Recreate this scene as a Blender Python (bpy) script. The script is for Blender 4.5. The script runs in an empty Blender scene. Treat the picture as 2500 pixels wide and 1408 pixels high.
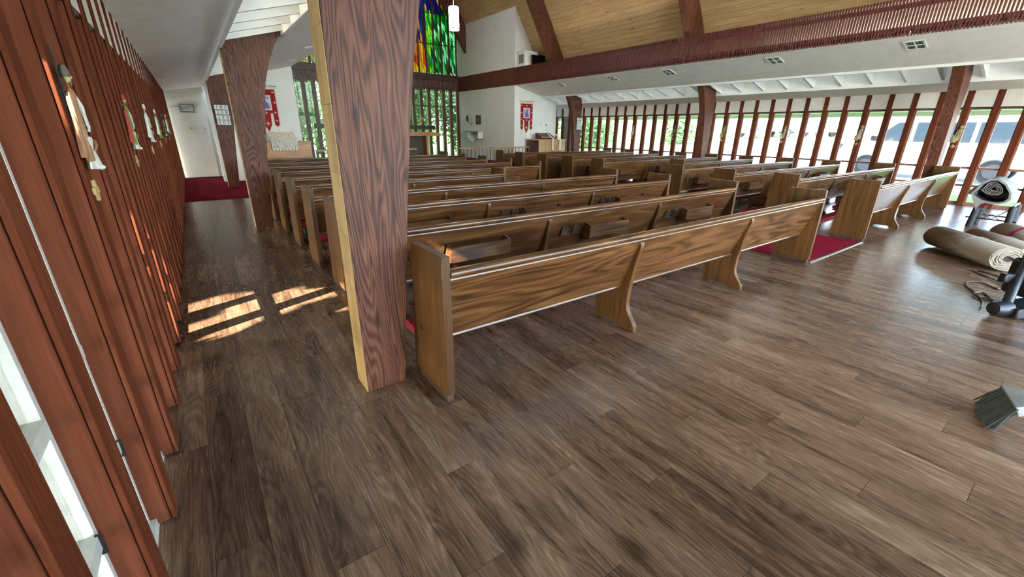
import bpy, math, random
from mathutils import Vector, Matrix
R = math.radians
SC = bpy.context.scene
COL = SC.collection
random.seed(7)

# ------------------------------------------------------------------ camera
def set_camera():
    cd = bpy.data.cameras.new('camera'); cam = bpy.data.objects.new('camera', cd); COL.objects.link(cam)
    cd.sensor_fit = 'HORIZONTAL'; cd.sensor_width = 36.0; cd.lens = 36.0 * 1026.936 / 2500
    cd.clip_start = 0.02; cd.clip_end = 400
    yaw, pitch, roll = 0.6286, 0.3610, 0.0122
    fw = Vector((math.sin(yaw) * math.cos(pitch), math.cos(yaw) * math.cos(pitch), -math.sin(pitch)))
    rt = Vector((math.cos(yaw), -math.sin(yaw), 0)); up = rt.cross(fw)
    r = math.cos(roll) * rt + math.sin(roll) * up
    u = -math.sin(roll) * rt + math.cos(roll) * up
    M = Matrix((r, u, -fw)).transposed().to_4x4(); M.translation = (0, 0, 1.4962)
    cam.matrix_world = M; SC.camera = cam
    return r, u, fw
CAM_R, CAM_U, CAM_F = set_camera()
def project(p):
    d = Vector(p) - Vector((0, 0, 1.4962)); z = d.dot(CAM_F)
    if z < 0.05: return None
    return (1250 + 1026.936 * d.dot(CAM_R) / z, 704 - 1026.936 * d.dot(CAM_U) / z, z)

# ------------------------------------------------------------------ world, sun, exposure
SUN_EL, SUN_AZ = R(29), R(22)          # the sun stands beyond the left wall, low behind the added trees
SUN_DIR = Vector((math.cos(SUN_EL) * math.cos(SUN_AZ), math.cos(SUN_EL) * math.sin(SUN_AZ), -math.sin(SUN_EL)))
w = bpy.data.worlds.new('world'); SC.world = w; w.use_nodes = True
nt = w.node_tree; nt.nodes.clear()
sky = nt.nodes.new('ShaderNodeTexSky'); sky.sky_type = 'NISHITA'; sky.sun_disc = False
sky.sun_elevation = R(42); sky.sun_rotation = R(256); sky.air_density = 1.0; sky.dust_density = 2.2; sky.ozone_density = 1.0
hs = nt.nodes.new('ShaderNodeHueSaturation'); hs.inputs['Saturation'].default_value = 0.85
bg = nt.nodes.new('ShaderNodeBackground'); bg.inputs['Strength'].default_value = 0.62
ow = nt.nodes.new('ShaderNodeOutputWorld')
nt.links.new(sky.outputs[0], hs.inputs['Color']); nt.links.new(hs.outputs[0], bg.inputs['Color']); nt.links.new(bg.outputs[0], ow.inputs[0])
sl = bpy.data.lights.new('sun', 'SUN'); sl.energy = 7.5; sl.angle = R(0.6); sl.color = (1.0, 0.93, 0.82)
so = bpy.data.objects.new('sun', sl); COL.objects.link(so)
so.rotation_euler = SUN_DIR.to_track_quat('-Z', 'Y').to_euler(); so.location = (-20, -5, 15)
def portal(loc, rot, sx, sy):
    l = bpy.data.lights.new('daylight_portal', 'AREA'); l.shape = 'RECTANGLE'; l.size = sx; l.size_y = sy; l.cycles.is_portal = True
    o = bpy.data.objects.new('daylight_portal', l); COL.objects.link(o); o.location = loc; o.rotation_euler = rot
portal((14.3, 6.3, 1.05), (0, R(90), 0), 2.1, 19.5)
portal((-0.68, 6.3, 1.05), (0, R(-90), 0), 2.1, 19.5)
portal((6.81, 19.75, 3.6), (R(-90), 0, 0), 8.0, 7.0)
portal((6.81, -3.75, 2.7), (R(90), 0, 0), 13.2, 5.4)
SC.view_settings.view_transform = 'Standard'; SC.view_settings.look = 'None'
SC.view_settings.gamma = 1.0; SC.view_settings.use_curve_mapping = False
SC.view_settings.exposure = 3.12
SC.cycles.use_denoising = True
SC.cycles.max_bounces = 8; SC.cycles.diffuse_bounces = 5; SC.cycles.glossy_bounces = 3
SC.cycles.use_adaptive_sampling = True; SC.cycles.adaptive_threshold = 0.04; SC.cycles.adaptive_min_samples = 16
SC.cycles.transmission_bounces = 6; SC.cycles.transparent_max_bounces = 16
SC.cycles.sample_clamp_indirect = 8.0; SC.cycles.caustics_reflective = False; SC.cycles.caustics_refractive = False

# ------------------------------------------------------------------ mesh helpers
class MB:
    def __init__(s): s.v = []; s.f = []
    def add(s, vs, fs):
        n = len(s.v); s.v += [tuple(p) for p in vs]; s.f += [tuple(i + n for i in f) for f in fs]; return s
    def box(s, x0, x1, y0, y1, z0, z1):
        vs = [(x0,y0,z0),(x1,y0,z0),(x1,y1,z0),(x0,y1,z0),(x0,y0,z1),(x1,y0,z1),(x1,y1,z1),(x0,y1,z1)]
        return s.add(vs, [(0,3,2,1),(4,5,6,7),(0,1,5,4),(1,2,6,5),(2,3,7,6),(3,0,4,7)])
    def hexa(s, vs):  # 8 corners: bottom loop 4, top loop 4
        return s.add(vs, [(0,3,2,1),(4,5,6,7),(0,1,5,4),(1,2,6,5),(2,3,7,6),(3,0,4,7)])
    def prism(s, poly, axis, a, b):
        def P(u, v, t): return {'X': (t,u,v), 'Y': (u,t,v), 'Z': (u,v,t)}[axis]
        n = len(poly)
        vs = [P(u,v,a) for u,v in poly] + [P(u,v,b) for u,v in poly]
        fs = [tuple(range(n-1,-1,-1)), tuple(range(n,2*n))] + [(i,(i+1)%n,(i+1)%n+n,i+n) for i in range(n)]
        return s.add(vs, fs)
    def lathe(s, prof, c=(0,0,0), n=24, ax='Z', sx=1, sy=1):
        vs=[]; fs=[]; m=len(prof)
        for i in range(n):
            a=2*math.pi*i/n
            for r,h in prof:
                p=(r*math.cos(a)*sx,r*math.sin(a)*sy,h)
                if ax=='X': p=(p[2],p[0],p[1])
                if ax=='Y': p=(p[0],p[2],p[1])
                vs.append((p[0]+c[0],p[1]+c[1],p[2]+c[2]))
        for i in range(n):
            j=(i+1)%n
            for k in range(m-1): fs.append((i*m+k,j*m+k,j*m+k+1,i*m+k+1))
        if prof[0][0]>1e-6: fs.append(tuple(i*m for i in range(n-1,-1,-1)))
        if prof[-1][0]>1e-6: fs.append(tuple(i*m+m-1 for i in range(n)))
        return s.add(vs, fs)
    def tube(s, path, rad, n=8, closed=False):
        P=[Vector(p) for p in path]; m=len(P); vs=[]; fs=[]
        up=Vector((0,0,1))
        for i,p in enumerate(P):
            if closed: t=(P[(i+1)%m]-P[i-1])
            else: t=(P[min(i+1,m-1)]-P[max(i-1,0)])
            t.normalize()
            a=t.cross(up)
            if a.length<1e-3: a=t.cross(Vector((0,1,0)))
            a.normalize(); b=t.cross(a)
            r=rad[i] if isinstance(rad,(list,tuple)) else rad
            for k in range(n):
                an=2*math.pi*k/n; vs.append(p+r*(math.cos(an)*a+math.sin(an)*b))
        for i in range(m if closed else m-1):
            j=(i+1)%m
            for k in range(n): fs.append((i*n+k,i*n+(k+1)%n,j*n+(k+1)%n,j*n+k))
        if not closed: fs += [tuple(range(n-1,-1,-1)), tuple((m-1)*n+k for k in range(n))]
        return s.add(vs, fs)
    def ball(s, c, rx, ry, rz, n=12, m=8):
        prof=[(max(math.sin(math.pi*k/m),0.0),-math.cos(math.pi*k/m)) for k in range(m+1)]
        vs=[];fs=[]
        base=MB().lathe([(r if 0<k<m else 0.0,h) for k,(r,h) in enumerate(prof)],n=n)
        return s.add([(c[0]+x*rx,c[1]+y*ry,c[2]+z*rz) for x,y,z in base.v], base.f)
    def mesh(s, name):
        me=bpy.data.meshes.new(name); me.from_pydata(s.v,[],s.f); me.update(); return me

def obj(name, mb, mat=None, parent=None, bevel=0, smooth=False, loc=None, seg=2):
    me = mb.mesh(name) if isinstance(mb, MB) else mb
    if mat is not None and len(me.materials)==0: me.materials.append(mat)
    o = bpy.data.objects.new(name, me); COL.objects.link(o)
    if parent is not None: o.parent = parent
    if loc is not None: o.location = loc
    if smooth:
        for p in me.polygons: p.use_smooth = True
        try: me.set_sharp_from_angle(angle=R(40))
        except Exception: pass
    if bevel:
        b=o.modifiers.new('bevel','BEVEL'); b.width=bevel; b.segments=seg; b.limit_method='ANGLE'; b.angle_limit=R(35)
        for p in me.polygons: p.use_smooth=True
        try: me.set_sharp_from_angle(angle=R(50))
        except Exception: pass
    return o
def tag(o, label=None, cat=None, group=None, kind=None):
    if label: o['label']=label
    if cat: o['category']=cat
    if group: o['group']=group
    if kind: o['kind']=kind
    return o
def thing(name, label, cat, loc=(0,0,0), rz=0, group=None):
    o=bpy.data.objects.new(name,None); COL.objects.link(o); o.empty_display_size=.1
    o.location=loc; o.rotation_euler=(0,0,rz); return tag(o,label,cat,group)
def struct(name, mb, mat, **k):
    o=obj(name,mb,mat,**k); o['kind']='structure'; return o
def copy_tree(o, parent=None):
    c=o.copy(); COL.objects.link(c)
    if parent is not None: c.parent=parent
    for ch in list(o.children): copy_tree(ch,c)
    return c

# ------------------------------------------------------------------ materials
MATS={}
class NT:
    def __init__(s,name):
        s.m=bpy.data.materials.new(name); s.m.use_nodes=True; s.t=s.m.node_tree; s.t.nodes.clear(); s.n=s.t.nodes
        s.out=s.n.new('ShaderNodeOutputMaterial'); MATS[name]=s.m
    def node(s,typ,**k):
        n=s.n.new(typ)
        for a,v in k.items(): setattr(n,a,v)
        return n
    def link(s,a,b): s.t.links.new(a,b)
    def val(s,n,key,v):
        if hasattr(v,'links') or isinstance(v,bpy.types.NodeSocket): s.link(v,n.inputs[key])
        else: n.inputs[key].default_value=v
    def math(s,op,a,b=0.0,c=0.0):
        n=s.node('ShaderNodeMath',operation=op)
        for i,x in enumerate((a,b,c)): s.val(n,i,x)
        return n.outputs[0]
    def noise(s,vec,scale,detail=3,rough=.5,dist=0):
        n=s.node('ShaderNodeTexNoise'); s.val(n,'Vector',vec); s.val(n,'Scale',scale); s.val(n,'Detail',detail); s.val(n,'Roughness',rough); s.val(n,'Distortion',dist); return n.outputs['Fac']
    def ramp(s,fac,stops):
        n=s.node('ShaderNodeValToRGB'); s.link(fac,n.inputs[0]); e=n.color_ramp.elements
        while len(e)<len(stops): e.new(.5)
        for el,(p,c) in zip(e,stops): el.position=p; el.color=(*c,1)
        return n.outputs[0]
    def mix(s,fac,a,b,typ='MIX'):
        n=s.node('ShaderNodeMix',data_type='RGBA',blend_type=typ); s.val(n,0,fac)
        for k,v in ((6,a),(7,b)):
            if isinstance(v,tuple): n.inputs[k].default_value=(*v,1)
            else: s.link(v,n.inputs[k])
        return n.outputs[2]
    def mapping(s,vec,scale=(1,1,1),loc=(0,0,0)):
        n=s.node('ShaderNodeMapping'); s.link(vec,n.inputs[0]); s.val(n,'Scale',scale); s.val(n,'Location',loc); return n.outputs[0]
    def objcoord(s,rnd=True):
        tc=s.node('ShaderNodeTexCoord').outputs['Object']
        if not rnd: return tc
        oi=s.node('ShaderNodeObjectInfo').outputs['Random']
        k=s.math('MULTIPLY',oi,37.0)
        a=s.node('ShaderNodeVectorMath',operation='ADD'); s.link(tc,a.inputs[0])
        cx=s.node('ShaderNodeCombineXYZ'); s.link(k,cx.inputs[0]); s.link(k,cx.inputs[1]); s.link(k,cx.inputs[2]); s.link(cx.outputs[0],a.inputs[1])
        return a.outputs[0]
    def bsdf(s,col,rough=.5,metal=0,bump=None,bstr=.2,bdist=.002,coat=0,spec=.5,emit=None,estr=0,sheen=0):
        b=s.node('ShaderNodeBsdfPrincipled')
        if isinstance(col,tuple): b.inputs['Base Color'].default_value=(*col,1)
        else: s.link(col,b.inputs['Base Color'])
        s.val(b,'Roughness',rough); s.val(b,'Metallic',metal); s.val(b,'Coat Weight',coat); s.val(b,'Specular IOR Level',spec)
        b.inputs['Coat Roughness'].default_value=.18
        if sheen: b.inputs['Sheen Weight'].default_value=sheen
        if emit: b.inputs['Emission Color'].default_value=(*emit,1); b.inputs['Emission Strength'].default_value=estr
        if bump is not None:
            n=s.node('ShaderNodeBump'); n.inputs['Strength'].default_value=bstr; n.inputs['Distance'].default_value=bdist
            s.link(bump,n.inputs['Height']); s.link(n.outputs[0],b.inputs['Normal'])
        s.link(b.outputs[0],s.out.inputs[0]); return s.m

def M_plain(name,col,rough=.5,var=.06,scale=12,metal=0,spec=.5,coat=0,emit=None,estr=0,bstr=.08):
    t=NT(name); v=t.objcoord(); n=t.noise(v,scale,4)
    d=tuple(max(c*(1-var*3),0) for c in col); l=tuple(min(c*(1+var*3),1) for c in col)
    c=t.ramp(n,[(.25,d),(.75,l)])
    return t.bsdf(c,rough,metal,n,bstr,.001,coat,spec,emit,estr)
def M_wood(name,dark,mid,light,axis='X',rough=.38,coat=.0,scale=1.0,knots=False,spec=.5,bstr=.25,ring=.22,rf=85.0):
    t=NT(name); v=t.objcoord()
    def st(k): return {'X':(k*scale,scale,scale),'Y':(scale,k*scale,scale),'Z':(scale,scale,k*scale)}[axis]
    n0=t.noise(t.mapping(v,st(.10)),3.6,2,.45,.3)
    rings=t.math('MULTIPLY_ADD',t.math('SINE',t.math('MULTIPLY',n0,rf)),.5,.5)
    med=t.noise(t.mapping(v,st(.055)),26,4,.6,.5)
    fine=t.noise(t.mapping(v,st(.022)),150,4,.65)
    broad=t.noise(v,1.6*scale,2)
    f=t.math('MULTIPLY_ADD',rings,ring,t.math('MULTIPLY',med,.62)); f=t.math('MULTIPLY_ADD',fine,.52,f); f=t.math('MULTIPLY_ADD',broad,.22,f); f=t.math('SUBTRACT',f,.19+ring*.5)
    c=t.ramp(f,[(.25,dark),(.50,mid),(.76,light)])
    if knots:
        vo=t.node('ShaderNodeTexVoronoi'); vm=t.mapping(v,{'X':(1.0,3.6,3.6),'Y':(3.6,1.0,3.6),'Z':(3.6,3.6,1.0)}[axis]); t.link(vm,vo.inputs['Vector']); vo.inputs['Scale'].default_value=1.3
        kd=t.math('ADD',vo.outputs['Distance'],t.math('MULTIPLY',t.math('SUBTRACT',med,.5),.16))
        k=t.ramp(kd,[(.02,(.12,.10,.10)),(.10,(1,1,1))])
        c=t.mix(.85,c,k,'MULTIPLY')
    return t.bsdf(c,rough,0,f,bstr,.0015,coat,spec)

def M_floor():
    t=NT('vinyl_plank'); g=t.node('ShaderNodeNewGeometry').outputs['Position']
    s=t.node('ShaderNodeSeparateXYZ'); t.link(g,s.inputs[0]); x,y=s.outputs[0],s.outputs[1]
    row=t.math('FLOOR',t.math('DIVIDE',t.math('SUBTRACT',x,.125),.178))
    off=t.math('MULTIPLY',t.math('FRACT',t.math('MULTIPLY',row,.6180339)),1.22)
    colm=t.math('FLOOR',t.math('DIVIDE',t.math('ADD',y,off),1.22))
    wn=t.node('ShaderNodeTexWhiteNoise',noise_dimensions='2D'); cx=t.node('ShaderNodeCombineXYZ'); t.link(row,cx.inputs[0]); t.link(colm,cx.inputs[1]); t.link(cx.outputs[0],wn.inputs['Vector'])
    rnd=wn.outputs['Value']
    o=t.math('MULTIPLY',rnd,61.0)
    c1=t.node('ShaderNodeCombineXYZ'); t.link(t.math('ADD',x,o),c1.inputs[0]); t.link(t.math('MULTIPLY_ADD',y,.13,o),c1.inputs[1])
    n0=t.noise(c1.outputs[0],5.0,2,.5,.35); rings=t.math('MULTIPLY_ADD',t.math('SINE',t.math('MULTIPLY',n0,165.0)),.5,.5)
    broad=t.noise(c1.outputs[0],8,4,.6,.7)
    c2=t.node('ShaderNodeCombineXYZ'); t.link(x,c2.inputs[0]); t.link(t.math('MULTIPLY',y,.06),c2.inputs[1]); fine=t.noise(c2.outputs[0],150,5,.7); med=t.noise(c2.outputs[0],38,3,.6,.4)
    f=t.math('MULTIPLY_ADD',rings,.085,t.math('MULTIPLY',broad,.60)); f=t.math('MULTIPLY_ADD',fine,.34,f); f=t.math('MULTIPLY_ADD',med,.30,f); f=t.math('MULTIPLY_ADD',rnd,.13,f); f=t.math('SUBTRACT',f,.255)
    c=t.ramp(f,[(.23,(.026,.012,.007)),(.38,(.092,.047,.026)),(.53,(.184,.102,.059)),(.74,(.335,.215,.136))])
    # knots
    vo=t.node('ShaderNodeTexVoronoi'); c3=t.node('ShaderNodeCombineXYZ'); t.link(t.math('MULTIPLY',x,3.0),c3.inputs[0]); t.link(t.math('MULTIPLY',y,1.35),c3.inputs[1]); t.link(c3.outputs[0],vo.inputs['Vector']); vo.inputs['Scale'].default_value=.9
    kd=t.math('ADD',vo.outputs['Distance'],t.math('MULTIPLY',t.math('SUBTRACT',broad,.5),.22))
    k=t.ramp(kd,[(.02,(.18,.15,.13)),(.13,(1,1,1))]); c=t.mix(.8,c,k,'MULTIPLY')
    hue=t.mix(t.math('MULTIPLY',rnd,.35),c,t.mix(1.0,c,(.88,.94,1.0),'MULTIPLY'))
    rr=t.math('MULTIPLY_ADD',fine,.12,.20)
    return t.bsdf(hue,rr,0,f,.02,.001,0,.5)

def M_glass(name,tint=(.96,.99,.98),gloss=.08):
    t=NT(name); tr=t.node('ShaderNodeBsdfTransparent'); tr.inputs[0].default_value=(*tint,1)
    gl=t.node('ShaderNodeBsdfGlossy'); gl.inputs['Roughness'].default_value=.03
    fr=t.node('ShaderNodeFresnel'); fr.inputs[0].default_value=1.35
    fac=t.math('MULTIPLY',fr.outputs[0],.7)
    mx=t.node('ShaderNodeMixShader'); t.link(fac,mx.inputs[0]); t.link(tr.outputs[0],mx.inputs[1]); t.link(gl.outputs[0],mx.inputs[2]); t.link(mx.outputs[0],t.out.inputs[0]); return t.m
def M_stained():
    t=NT('stained_glass'); a=t.node('ShaderNodeAttribute',attribute_name='tint'); col=a.outputs['Color']
    g=t.objcoord(False); n=t.noise(g,22,4,.6,.8); c=t.mix(t.math('MULTIPLY',n,.55),col,t.mix(1.0,col,(.35,.4,.45),'MULTIPLY'))
    c=t.mix(1.0,c,(.75,.72,.72),'MULTIPLY')
    tr=t.node('ShaderNodeBsdfTransparent'); t.link(c,tr.inputs[0]); tl=t.node('ShaderNodeBsdfTranslucent'); t.link(c,tl.inputs[0])
    gl=t.node('ShaderNodeBsdfGlossy'); gl.inputs['Roughness'].default_value=.15
    m1=t.node('ShaderNodeMixShader'); m1.inputs[0].default_value=.55; t.link(tr.outputs[0],m1.inputs[1]); t.link(tl.outputs[0],m1.inputs[2])
    m2=t.node('ShaderNodeMixShader'); m2.inputs[0].default_value=.04; t.link(m1.outputs[0],m2.inputs[1]); t.link(gl.outputs[0],m2.inputs[2]); t.link(m2.outputs[0],t.out.inputs[0]); return t.m
def M_leaf(name,a,b):
    t=NT(name); g=t.node('ShaderNodeNewGeometry').outputs['Position']; n=t.noise(g,1.7,3); c=t.ramp(n,[(.3,a),(.7,b)])
    d=t.node('ShaderNodeBsdfDiffuse'); t.link(c,d.inputs[0]); tl=t.node('ShaderNodeBsdfTranslucent'); t.link(c,tl.inputs[0])
    m=t.node('ShaderNodeMixShader'); m.inputs[0].default_value=.45; t.link(d.outputs[0],m.inputs[1]); t.link(tl.outputs[0],m.inputs[2]); t.link(m.outputs[0],t.out.inputs[0]); return t.m
def M_cloth_print(name,base,ink):
    t=NT(name); v=t.objcoord(False); vo=t.node('ShaderNodeTexVoronoi',feature='DISTANCE_TO_EDGE'); vm=t.mapping(v,(1,1,1)); t.link(vm,vo.inputs['Vector']); vo.inputs['Scale'].default_value=26
    n=t.noise(v,18,4,.6,1.5); f=t.math('ADD',vo.outputs['Distance'],t.math('MULTIPLY',t.math('SUBTRACT',n,.5),.5))
    c=t.ramp(f,[(.03,ink),(.075,base)]); return t.bsdf(c,.9,0,n,.1,.001,0,.2)
def M_carpet(name,a,b,scale=160):
    t=NT(name); g=t.node('ShaderNodeNewGeometry').outputs['Position']; n=t.noise(g,scale,3,.7); n2=t.noise(g,2.5,3); f=t.math('MULTIPLY_ADD',n,.7,t.math('MULTIPLY',n2,.3))
    c=t.ramp(f,[(.3,a),(.7,b)]); return t.bsdf(c,.95,0,n,.5,.004,0,.05)
def M_ground(name,a,b,scale=.6):
    t=NT(name); g=t.node('ShaderNodeNewGeometry').outputs['Position']; n=t.noise(g,scale,5,.6); n2=t.noise(g,30,3,.6); f=t.math('MULTIPLY_ADD',n2,.4,t.math('MULTIPLY',n,.6))
    return t.bsdf(t.ramp(f,[(.3,a),(.7,b)]),.9,0,n2,.3,.01,0,.2)

FLOOR=M_floor()
PEW_H=M_wood('pew_wood_long',(.034,.012,.004),(.114,.044,.013),(.215,.095,.032),'X',.30,.25,1.0,bstr=.12)
PEW_V=M_wood('pew_wood_upright',(.038,.015,.004),(.098,.042,.012),(.165,.079,.023),'Z',.40,.06,1.0,bstr=.12,ring=.10,spec=.3)
FIN=M_wood('red_fin_paint',(.102,.026,.013),(.150,.041,.020),(.205,.061,.030),'Z',.7,0,1.0,bstr=.06,spec=.06,ring=.08)
FINS=M_wood('red_fin_strip',(.082,.020,.010),(.135,.036,.017),(.195,.062,.029),'Z',.7,0,1.0,bstr=.10,spec=.03,ring=.12)
ARCH=M_wood('arch_wood',(.034,.011,.006),(.120,.040,.021),(.200,.080,.044),'Z',.50,.0,1.5,True,bstr=.35,ring=.30,spec=.3,rf=200.0)
ARCH_LIT=M_wood('arch_outer_lamination',(.240,.140,.048),(.320,.200,.072),(.400,.265,.105),'Z',.5,0,.6,bstr=.1)  # yellower than the arch wood: window light on this face put into the colour
SLAT=M_wood('dark_red_slat',(.075,.014,.010),(.115,.024,.017),(.160,.040,.028),'Z',.5,0,1.0,bstr=.05)
DARKW=M_wood('dark_brown_wood',(.030,.012,.008),(.060,.026,.017),(.095,.045,.030),'X',.45,0,1.0)
MULL=M_wood('brown_mullion',(.045,.018,.012),(.085,.037,.024),(.130,.062,.042),'Z',.45,0,1.0)
PLANKC=M_wood('ceiling_plank',(.330,.205,.090),(.480,.320,.150),(.600,.430,.230),'Y',.55,0,.7,True,bstr=.1,ring=.10)
WHITE=M_plain('white_paint',(.74,.75,.71),.75,.015,3)
CEILW=M_plain('white_ceiling',(.82,.82,.77),.85,.02,5,bstr=.15)
PANELW=M_plain('cream_panel',(.72,.69,.62),.7,.02,6)
FRAMEW=M_plain('white_sash',(.60,.60,.56),.5,.04,20)
FRAMET=M_wood('tan_sash',(.20,.085,.05),(.30,.14,.09),(.38,.19,.12),'Z',.5,0,1.0)
GLASS=M_glass('window_glass')
STAIN=M_stained()
REDC=M_carpet('red_carpet',(.150,.004,.014),(.230,.009,.026))
TANC=M_carpet('tan_carpet_backing',(.25,.21,.165),(.35,.30,.24),220)
GREYC=M_carpet('grey_carpet_backing',(.20,.20,.185),(.29,.29,.27),200)
PADC=M_carpet('charcoal_carpet_pad',(.07,.07,.08),(.30,.28,.26),14)
CUSH=M_carpet('red_cushion',(.16,.012,.02),(.24,.02,.035),90)
BLACK=M_plain('black_plastic',(.012,.013,.015),.38,.1,20)
NAVY=M_plain('dark_padding',(.02,.023,.03),.6,.1,30)
METAL=M_plain('steel',(.55,.55,.54),.3,.04,30,metal=1)
BRASS=M_plain('brass',(.62,.42,.14),.28,.05,30,metal=1)
OAK=M_wood('honey_oak',(.26,.11,.035),(.40,.185,.065),(.50,.26,.10),'X',.4,.1,1.0)
OAKV=M_wood('honey_oak_upright',(.30,.15,.06),(.46,.27,.12),(.58,.37,.19),'Z',.4,.1,1.0)
IVORY=M_plain('ivory_cloth',(.66,.60,.47),.9,.03,40)
REDF=M_plain('crimson_felt',(.28,.008,.014),.95,.05,60)
INK=M_plain('black_ink',(.012,.012,.012),.6,.02)
CARDW=M_plain('white_card',(.70,.70,.66),.6,.02)
GREYS=M_plain('grey_sign_frame',(.20,.21,.19),.5,.05)
def colmat(n,c,r=.7): return M_plain(n,c,r,.05,25)
ASPH=M_ground('pale_concrete',(.34,.34,.33),(.44,.44,.42))
LAWN=M_ground('lawn_grass',(.10,.25,.04),(.22,.42,.08),1.5)
LEAF=M_leaf('leaf_green',(.05,.12,.04),(.15,.26,.09))
LEAFP=M_leaf('leaf_pale_green',(.08,.17,.07),(.20,.32,.14))
BARK=M_plain('bark',(.12,.085,.06),.9,.1,8)

# ------------------------------------------------------------------ layout constants
W=13.62                         # mirror: right side x = W - x
FS=.4535; F0=1.812; FT=.106     # fins: pitch, near edge of fin 0, thickness
BAYS=[2.25,7.65,13.30,18.62]
YB=-3.6; YE=16.2; YBAN=14.87; YEND=19.45; XF=2.79
def mir(x,side): return x if side<0 else W-x
def bx(mb,side,x0,x1,y0,y1,z0,z1):
    a,b=mir(x0,side),mir(x1,side); return mb.box(min(a,b),max(a,b),y0,y1,z0,z1)
def xz(mb,side,poly,y0,y1):
    p=[(mir(x,side),z) for x,z in poly]
    if side>0: p=p[::-1]
    return mb.prism(p,'Y',y0,y1)

# ------------------------------------------------------------------ floor
fl=struct('floor',MB().box(-.6,W+.6,YB,YEND,-.12,-.006),M_plain('dark_subfloor',(.05,.04,.035),.9))
def planks():
    PW,PL=.178,1.22; allp=[]
    for row in range(-4,78):
        x0=.125+row*PW; x1=x0+PW
        if x1<-.45 or x0>W+.45: continue
        off=(row*.6180339)%1.0*PL
        c=math.floor((YB+off)/PL)
        while True:
            y0=c*PL-off; y1=y0+PL; c+=1
            if y0>YE: break
            a,b=max(y0,YB),min(y1,YE); xa,xb=max(x0,-.46),min(x1,W+.46)
            if b-a<.02 or xb-xa<.01: continue
            q=project(((xa+xb)/2,(a+b)/2,0)); sc=0
            if q and -150<q[0]<2650 and 300<q[1]<1560: sc=1/q[2]**2
            if q is None or q[2]<.6: sc=0
            if xa<4.6 and xb>1.0 and a>2.35 : sc*=.05
            allp.append((sc,xa,xb,a,b))
    allp.sort(key=lambda t:-t[0]); rest=MB(); g=.0007
    for i,(sc,xa,xb,a,b) in enumerate(allp):
        if i<300 and sc>0: obj('plank',MB().box(xa+g,xb-g,a+g,b-g,-.005,0),FLOOR,fl)
        else: rest.box(xa+g,xb-g,a+g,b-g,-.005,0)
    tag(obj('plank_field',rest,FLOOR,fl),kind='stuff')
planks()
# aisle carpet with metal edge
ac=thing('aisle_carpet','red carpet runner laid in the centre aisle between the pew blocks','carpet',(0,0,0))
obj('pile',MB().box(5.90,7.70,1.885,12.9,.001,.010),REDC,ac)
obj('edge_strip',MB().prism([(1.855,.001),(1.893,.001),(1.893,.012),(1.872,.0125),(1.857,.004)],'X',5.89,7.71),METAL,ac)
cc=thing('chancel_carpet','red carpet covering the far floor before the chancel','carpet',(0,0,0))
obj('pile',MB().box(-.36,5.895,11.2,13.60,.001,.010).box(-.36,1.55,13.6,16.19,.001,.010),REDC,cc)
obj('pile',MB().box(7.705,W+.36,11.2,13.60,.001,.010).box(12.05,W+.36,13.6,16.19,.001,.010).box(5.895,7.705,12.9,13.6,.001,.010),REDC,cc)
struct('floor',MB().box(1.56,12.04,13.62,YEND-.05,0,.2),REDC,bevel=.01)

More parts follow.
